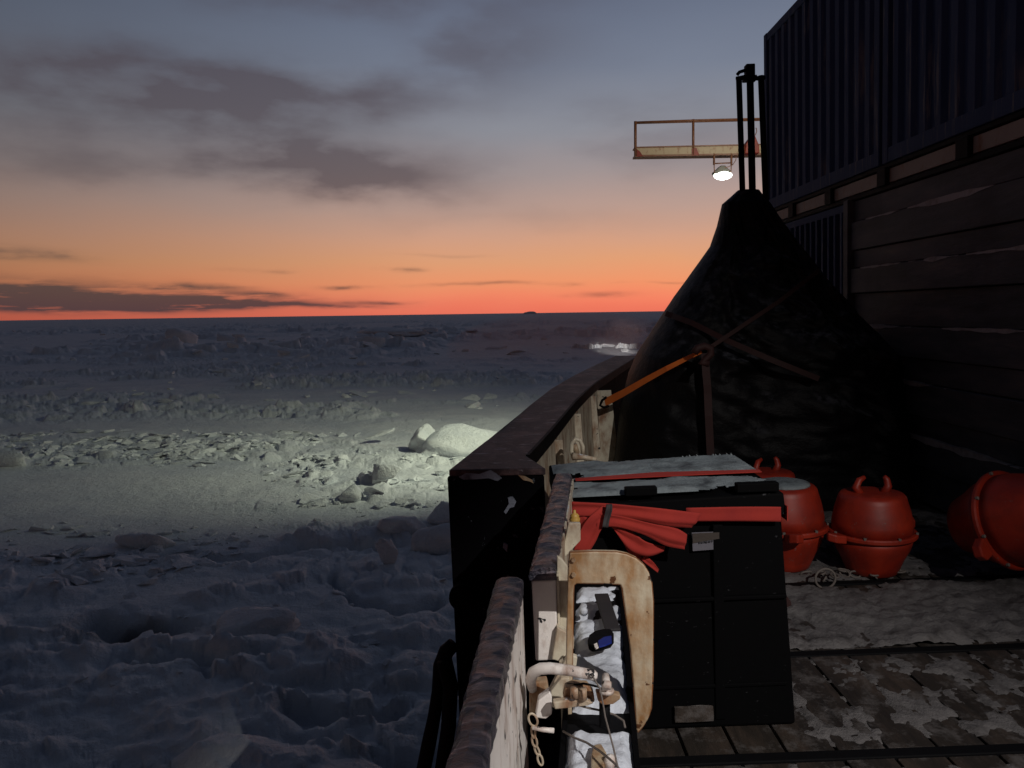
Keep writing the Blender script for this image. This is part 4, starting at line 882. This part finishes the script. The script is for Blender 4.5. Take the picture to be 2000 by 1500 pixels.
# plank wall
PWALL = 1
pw_ = thing('plank_wall', 'weathered wall of wide grey brown horizontal boards below the containers', 'wall', (3.3, 5.6, -1.7))
MB().box2((3.402, 3.2, -1.7), (3.44, 7.5, .94)).build('backing', 'blackplain', pw_)
MB().box2((3.27, 7.50, -1.7), (3.36, 7.60, .955)).build('end_post', 'timber', pw_, bevel=.005)
z = .935; k = 0; rnw = random.Random(5)
while z > -1.65:
    h = [.20, .27, .17, .24, .30, .26][k % 6]; dx = [0, .03, .005, .035, .0, .02][k % 6]
    MB().box2((3.33-dx, 3.2, z-h+.008), (3.40, 7.49, z)).build('board', 'timber', pw_, bevel=.006)
    if dx > .01:
        q = MB(); yy = 3.4; prev = None
        while yy < 7.4:
            n_ = float(fbm(np.array([yy*2.3]), np.array([z*7.]), 4, 5)[0]); hh = max(0, n_-.42)*.09
            cur = [q.b.verts.new(v_) for v_ in ((3.326-dx, yy, z-.001), (3.326-dx, yy, z+.002+hh*.5), (3.345, yy, z+.002+hh*.5))] + [q.b.verts.new((3.324-dx, yy, z-.002-hh*.9))]
            if prev and hh > 0:
                q.b.faces.new((prev[3], cur[3], cur[0], prev[0])); q.b.faces.new((prev[0], cur[0], cur[1], prev[1])); q.b.faces.new((prev[1], cur[1], cur[2], prev[2]))
            prev = cur; yy += .03
        q.build('ledge_frost', 'ledgefrost', pw_)
    z -= h; k += 1

# --- orange mooring floats
def float_proto(label, loc, snowtop=False):
    t = thing('mooring_float', label, 'float', loc, group='orange mooring floats standing on the deck')
    mb = MB(); prof = [(.0, 0), (.13, 0), (.150, .012), (.165, .05), (.185, .10), (.215, .16), (.228, .20), (.232, .243)]
    mb.lathe(prof, loc, 48); mb.build('lower_shell', 'orange', t, smooth=True)
    mb = MB(); mb.lathe([(.0, .266), (.235, .266), (.232, .33), (.218, .40), (.200, .46), (.194, .485), (.180, .500), (.14, .507), (.0, .508)], loc, 48); mb.build('upper_shell', 'orange', t, smooth=True)
    mb = MB(); mb.lathe([(.20, .240), (.252, .240), (.258, .247), (.258, .262), (.252, .270), (.20, .270)], loc, 48)
    mb.build('flange', 'orange', t)
    for k in range(2):
        a = k*math.pi+.4; mb = MB(); c = Vector(loc); e = Vector((math.cos(a), math.sin(a), 0)); n_ = Vector((-e.y, e.x, 0))
        pts = [c+e*.255+n_*-.05+Vector((0, 0, .225)), c+e*.33+n_*-.04+Vector((0, 0, .24)), c+e*.36+Vector((0, 0, .25)), c+e*.33+n_*.04+Vector((0, 0, .24)), c+e*.255+n_*.05+Vector((0, 0, .225))]
        mb.prism(pts, (0, 0, .05)); mb.build('lug', 'orange', t, bevel=.008)
    for k in range(8):
        a = k*math.pi/4+.2; c = Vector(loc)+Vector((math.cos(a)*.252, math.sin(a)*.252, .268)); MB().tube([c, c+Vector((0, 0, .012))], .009, 6).build('bolt', 'rope', t)
    c = Vector(loc)
    for sx in (-1, 1):
        hp = MB().tube([c+Vector((sx*.07, 0, .49)), c+Vector((sx*.10, 0, .54)), c+Vector((sx*.085+.01, .01, .58)), c+Vector((sx*.06+.02, .01, .60))], [.028, .024, .020, .012], 10)
        hp.build('lifting_horn', 'orange', t, smooth=True)
    return t
base = KZ(1728, 1136, -1.7); fl = float_proto('orange mooring float standing alone in the centre of the row', (base.x, base.y+.17, -1.695))
L0 = Vector(fl['_base'])
def place(loc, rot, label, sc_=1.0, horns=True):
    c = copy_tree(fl); c.matrix_world = SHIP @ Matrix.Translation(Vector(loc)) @ rot.to_4x4() @ Matrix.Scale(sc_, 4); c['label'] = label
    if not horns:
        for k in [k for k in bpy.data.objects if k.parent == c and k.name.startswith('lifting_horn')]: bpy.data.objects.remove(k)
    return c
I3 = Matrix.Identity(3); RX = lambda a: Matrix.Rotation(R(a), 3, 'X'); RY = lambda a: Matrix.Rotation(R(a), 3, 'Y'); RZ = lambda a: Matrix.Rotation(R(a), 3, 'Z')
b1 = KZ(1549, 1124, -1.7)
f1 = place((b1.x, b1.y+.17, -1.695), RZ(60), 'orange float with snow on its flat top directly right of the crate', 1.06, False)
sn = MB(); sn.lathe([(.0, .0), (.165, .0), (.16, .012), (.12, .022), (.0, .026)], (b1.x, b1.y+.17, -1.695+.536), 32); tag(sn.build('float_snow', 'cratesnow', smooth=True, loc=(b1.x, b1.y+.17, -1.13)), 'thin round cap of snow on the float right of the crate', 'snow')
b2 = KZ(1985, 1105, -1.7)
place((b2.x-.36, b2.y-.06, -1.41), RZ(24) @ RX(70), 'orange float tipped on its side at the right picture edge', 1.12, False)
bk = [((1.80, 5.45, -1.69), RZ(20), 'dim orange float behind the snow topped one')]
for l_, r_, lb_ in bk: place(l_, r_, lb_, .96)
# chain at the feet of the floats
c0 = KZ(1612, 1128, -1.69); cn = thing('float_chain', 'grey chain lying on the deck between the orange floats', 'chain', c0)
for k in range(12):
    a = k*.9; ctr = c0+Vector((.05*k-.1+.03*math.sin(k*2), .05*math.cos(k*1.3), .012+.012*(k % 2))); u_ = Vector((math.cos(a*.6), math.sin(a*.6), .1)).normalized(); v_ = u_.cross(Vector((0, 0, 1))) if k % 2 else Vector((0, 0, 1))*.6+u_.cross(Vector((0, 0, 1)))*.4; v_.normalize()
    MB().tube([ctr+u_*.034*math.cos(t)+v_*.02*math.sin(t) for t in [j*math.pi/6 for j in range(12)]], .006, 6, True).build('chain_link', 'rope', cn, smooth=True)
rg = MB(); rc = KZ(1612, 1130, -1.65); rg.tube([rc+Vector((.06*math.cos(t), 0, .06*math.sin(t)-.0)) for t in [k*math.pi/10 for k in range(20)]], .007, 8, True)
tag(rg.build('steel_ring', 'rope', loc=rc, smooth=True), 'round steel ring leaning upright between the orange floats', 'ring')
o = MB().prism([KY(px, py, 3.5) for px, py in [(1533, 1160), (1545, 1175), (1546, 1182), (1534, 1188)]], (0, .01, 0)).build('red_rag', 'dimred', loc=KY(1540, 1175, 3.5)); tag(o, 'tiny red webbing end sticking out behind the crate', 'strap end')

# --- boom with floodlight far forward
D = 22.
bm = thing('light_boom', 'long pale boom with rusty guard rail reaching out over the ice', 'boom', KY(1500, 290, D))
def kb_(px, py, dd=0): return KY(px, py, D+dd)
MB().prism([kb_(1243, 287), kb_(1352, 284), kb_(1500, 281), kb_(1500, 300), kb_(1352, 303), kb_(1243, 305)], (0, .35, 0)).build('girder', 'boom', bm, bevel=.01)
MB().prism([kb_(1240, 302.5, -.02), kb_(1500, 298.5, -.02), kb_(1500, 302, -.02), kb_(1240, 306, -.02)], (0, .4, 0)).build('lower_flange', 'rail', bm)
MB().prism([kb_(1240, 286.5, -.02), kb_(1500, 280.5, -.02), kb_(1500, 283, -.02), kb_(1240, 289, -.02)], (0, .4, 0)).build('upper_flange', 'rail', bm)
MB().tube([kb_(1241, 239), kb_(1354, 235), kb_(1500, 231.5)], .028, 8).build('top_rail', 'rail', bm, smooth=True)
MB().tube([kb_(1241, 241, .35), kb_(1354, 238, .35), kb_(1500, 234.5, .35)], .022, 8).build('top_rail', 'rail', bm, smooth=True)
MB().tube([kb_(1241, 237), kb_(1241, 305)], .040, 8).build('end_post', 'rail', bm, smooth=True)
MB().tube([kb_(1354, 233), kb_(1354, 303)], .036, 8).build('middle_post', 'rail', bm, smooth=True)
gus([(1352, 304), (1352, 290), (1360, 288), (1366, 303)], D-.03, .02, 'orange', bm, 'rust_gusset', 0)
gus([(1244, 306), (1244, 291), (1250, 296), (1256, 305)], D-.03, .02, 'orange', bm, 'rust_gusset', 0)
cone_ = thing('orange_hood', 'small orange hooded fitting behind the poles at the root of the boom', 'fitting', KY(1472, 300, D-.3))
MB().prism([KY(px, py, D-.3) for px, py in [(1455, 300), (1457, 280), (1466, 268), (1474, 262), (1479, 274), (1483, 284), (1484, 299)]], (0, .3, 0)).build('hood', 'orange', cone_, bevel=.02)
MB().tube([KY(px, py, D-.3) for px, py in [(1473, 263), (1473, 251), (1477, 250), (1478, 257), (1475, 264)]], .012, 6).build('eye', 'rail', cone_, smooth=True)
fl_ = thing('floodlight', 'glowing white floodlight hanging in a bracket under the boom', 'floodlight', KY(1412, 330, D))
for px in (1394.5, 1428.5):
    MB().tube([kb_(px, 300), kb_(px, 322)], .030, 8).build('hanger', 'rail', fl_, smooth=True)
    MB().tube([kb_(px, 318), kb_(px+(1 if px < 1400 else -1), 338)], .014, 8).build('yoke_arm', 'rail', fl_, smooth=True)
MB().tube([kb_(1393, 319.5), kb_(1430, 318)], .018, 8).build('cross_bar', 'rail', fl_, smooth=True)
MB().prism([kb_(px, py) for px, py in [(1395, 335), (1403, 328), (1408, 323), (1417, 323), (1421, 328), (1429, 334), (1429, 338), (1396, 339)]], (0, .3, 0)).build('lamp_housing', 'lampbody', fl_, bevel=.02)
c = kb_(1412, 342.5, .12); g = bmesh.new(); bmesh.ops.create_uvsphere(g, u_segments=24, v_segments=14, radius=1)
q = MB(); q.b.free(); q.b = g
for v in g.verts: v.co = Vector((v.co.x*.255+c.x, v.co.y*.17+c.y, v.co.z*.125+c.z))
q.build('lens', 'glow', fl_, smooth=True)
MB().tube([kb_(px, py) for px, py in [(1432, 302), (1438, 306), (1437, 313), (1431, 322), (1422, 326), (1415, 328)]], .010, 6).build('cable', 'rail', fl_, smooth=True)

# ------------------------------------------------------------------ lamps of the ship
def spot(name, loc, target, power, col, size, blend=.6, rad=.12):
    l = bpy.data.lights.new(name, 'SPOT'); l.energy = power; l.color = col; l.spot_size = R(size); l.spot_blend = blend; l.shadow_soft_size = rad
    o = bpy.data.objects.new(name, l); COL.objects.link(o); loc = Vector(loc); o.location = loc
    o.rotation_euler = (Vector(target)-loc).to_track_quat('-Z', 'Y').to_euler(); return o
lw = SHIP @ kb_(1412, 352, -.25)
spot('floodlight_beam', lw, (-2.8, 28.5, -5), 5200, (.96, 1., .72), 102, 1., .15)
# deck lamp on the superstructure behind the viewer, with an unseen plate added to keep its light off the ice
LP = Vector((2.5, -1.5, 2.3))
spot('deck_lamp_beam', SHIP @ LP, SHIP @ Vector((.12, 3.0, -.9)), 880, (1., .95, .90), 64, 1., .025)
dlm = thing('deck_lamp', 'grey deck floodlight with an added light shield, above and behind the viewer', 'floodlight', LP)
ax = (Vector((.12, 3.0, -.9))-LP).normalized(); rq = ax.to_track_quat('Z', 'Y').to_matrix()
MB().lathe([(.02, -.30), (.07, -.26), (.10, -.12), (.12, -.03), (.11, -.03), (.09, -.12), (.02, -.2)], LP, 24, rq).build('housing', 'lampbody', dlm)
dd = lambda p: LP + (Vector(p)-LP).normalized()*.62
MB().prism([dd((-.60, -2.6, -.68)), dd((-.17, .8, -.68)), dd((.70, 8, -.68)), dd((1.2, 14, -.3)), dd((-12, 30, 2)), dd((-40, 10, 2)), dd((-12, -6, -3))], (-.004, 0, -.004)).build('added_light_shield', 'lampbody', dlm)
MB().tube([LP-ax*.28, LP-ax*.3+Vector((.3, -.2, .1)), LP+Vector((.9, -.7, .2))], .02).build('arm', 'lampbody', dlm)
spot('forward_lamp_beam', SHIP @ Vector((7.5, 15.5, 5.6)), SHIP @ KY(1380, 292, 22), 700, (1., .9, .72), 70, 1., .10)

bl = SHIP @ Vector((9, 34, 3.5))
spot('bow_lamp_beam', bl, (13.6, 104, -5.2), 190000, (1., .93, .86), 5.6, .9, .1)

# thin exhaust haze drifting low over the far ice ahead of the ship
hz = bmesh.new(); bmesh.ops.create_uvsphere(hz, u_segments=32, v_segments=20, radius=1)
hc = KY(1110, 672, 95, False)
for v in hz.verts: v.co = Vector((v.co.x*15+hc.x, v.co.y*34+hc.y, v.co.z*4.2+hc.z-.2))
hme = bpy.data.meshes.new('exhaust_haze'); hz.to_mesh(hme); hz.free()
hm = bpy.data.materials.new('reddish_haze'); hm.use_nodes = True; ht = NT(hm.node_tree); ho = ht.n('ShaderNodeOutputMaterial')
hn = ht.n('ShaderNodeTexCoord'); gr = ht.n('ShaderNodeVolumePrincipled'); gr.inputs['Color'].default_value = (.92, .52, .44, 1); gr.inputs['Density'].default_value = .0065; gr.inputs['Anisotropy'].default_value = .35
ht.link(gr.outputs[0], ho.inputs['Volume']); hme.materials.append(hm)
ho_ = bpy.data.objects.new('exhaust_haze', hme); COL.objects.link(ho_); tag(ho_, 'faint reddish haze drifting low over the far ice left of the black tarpaulin', 'haze', kind='stuff')
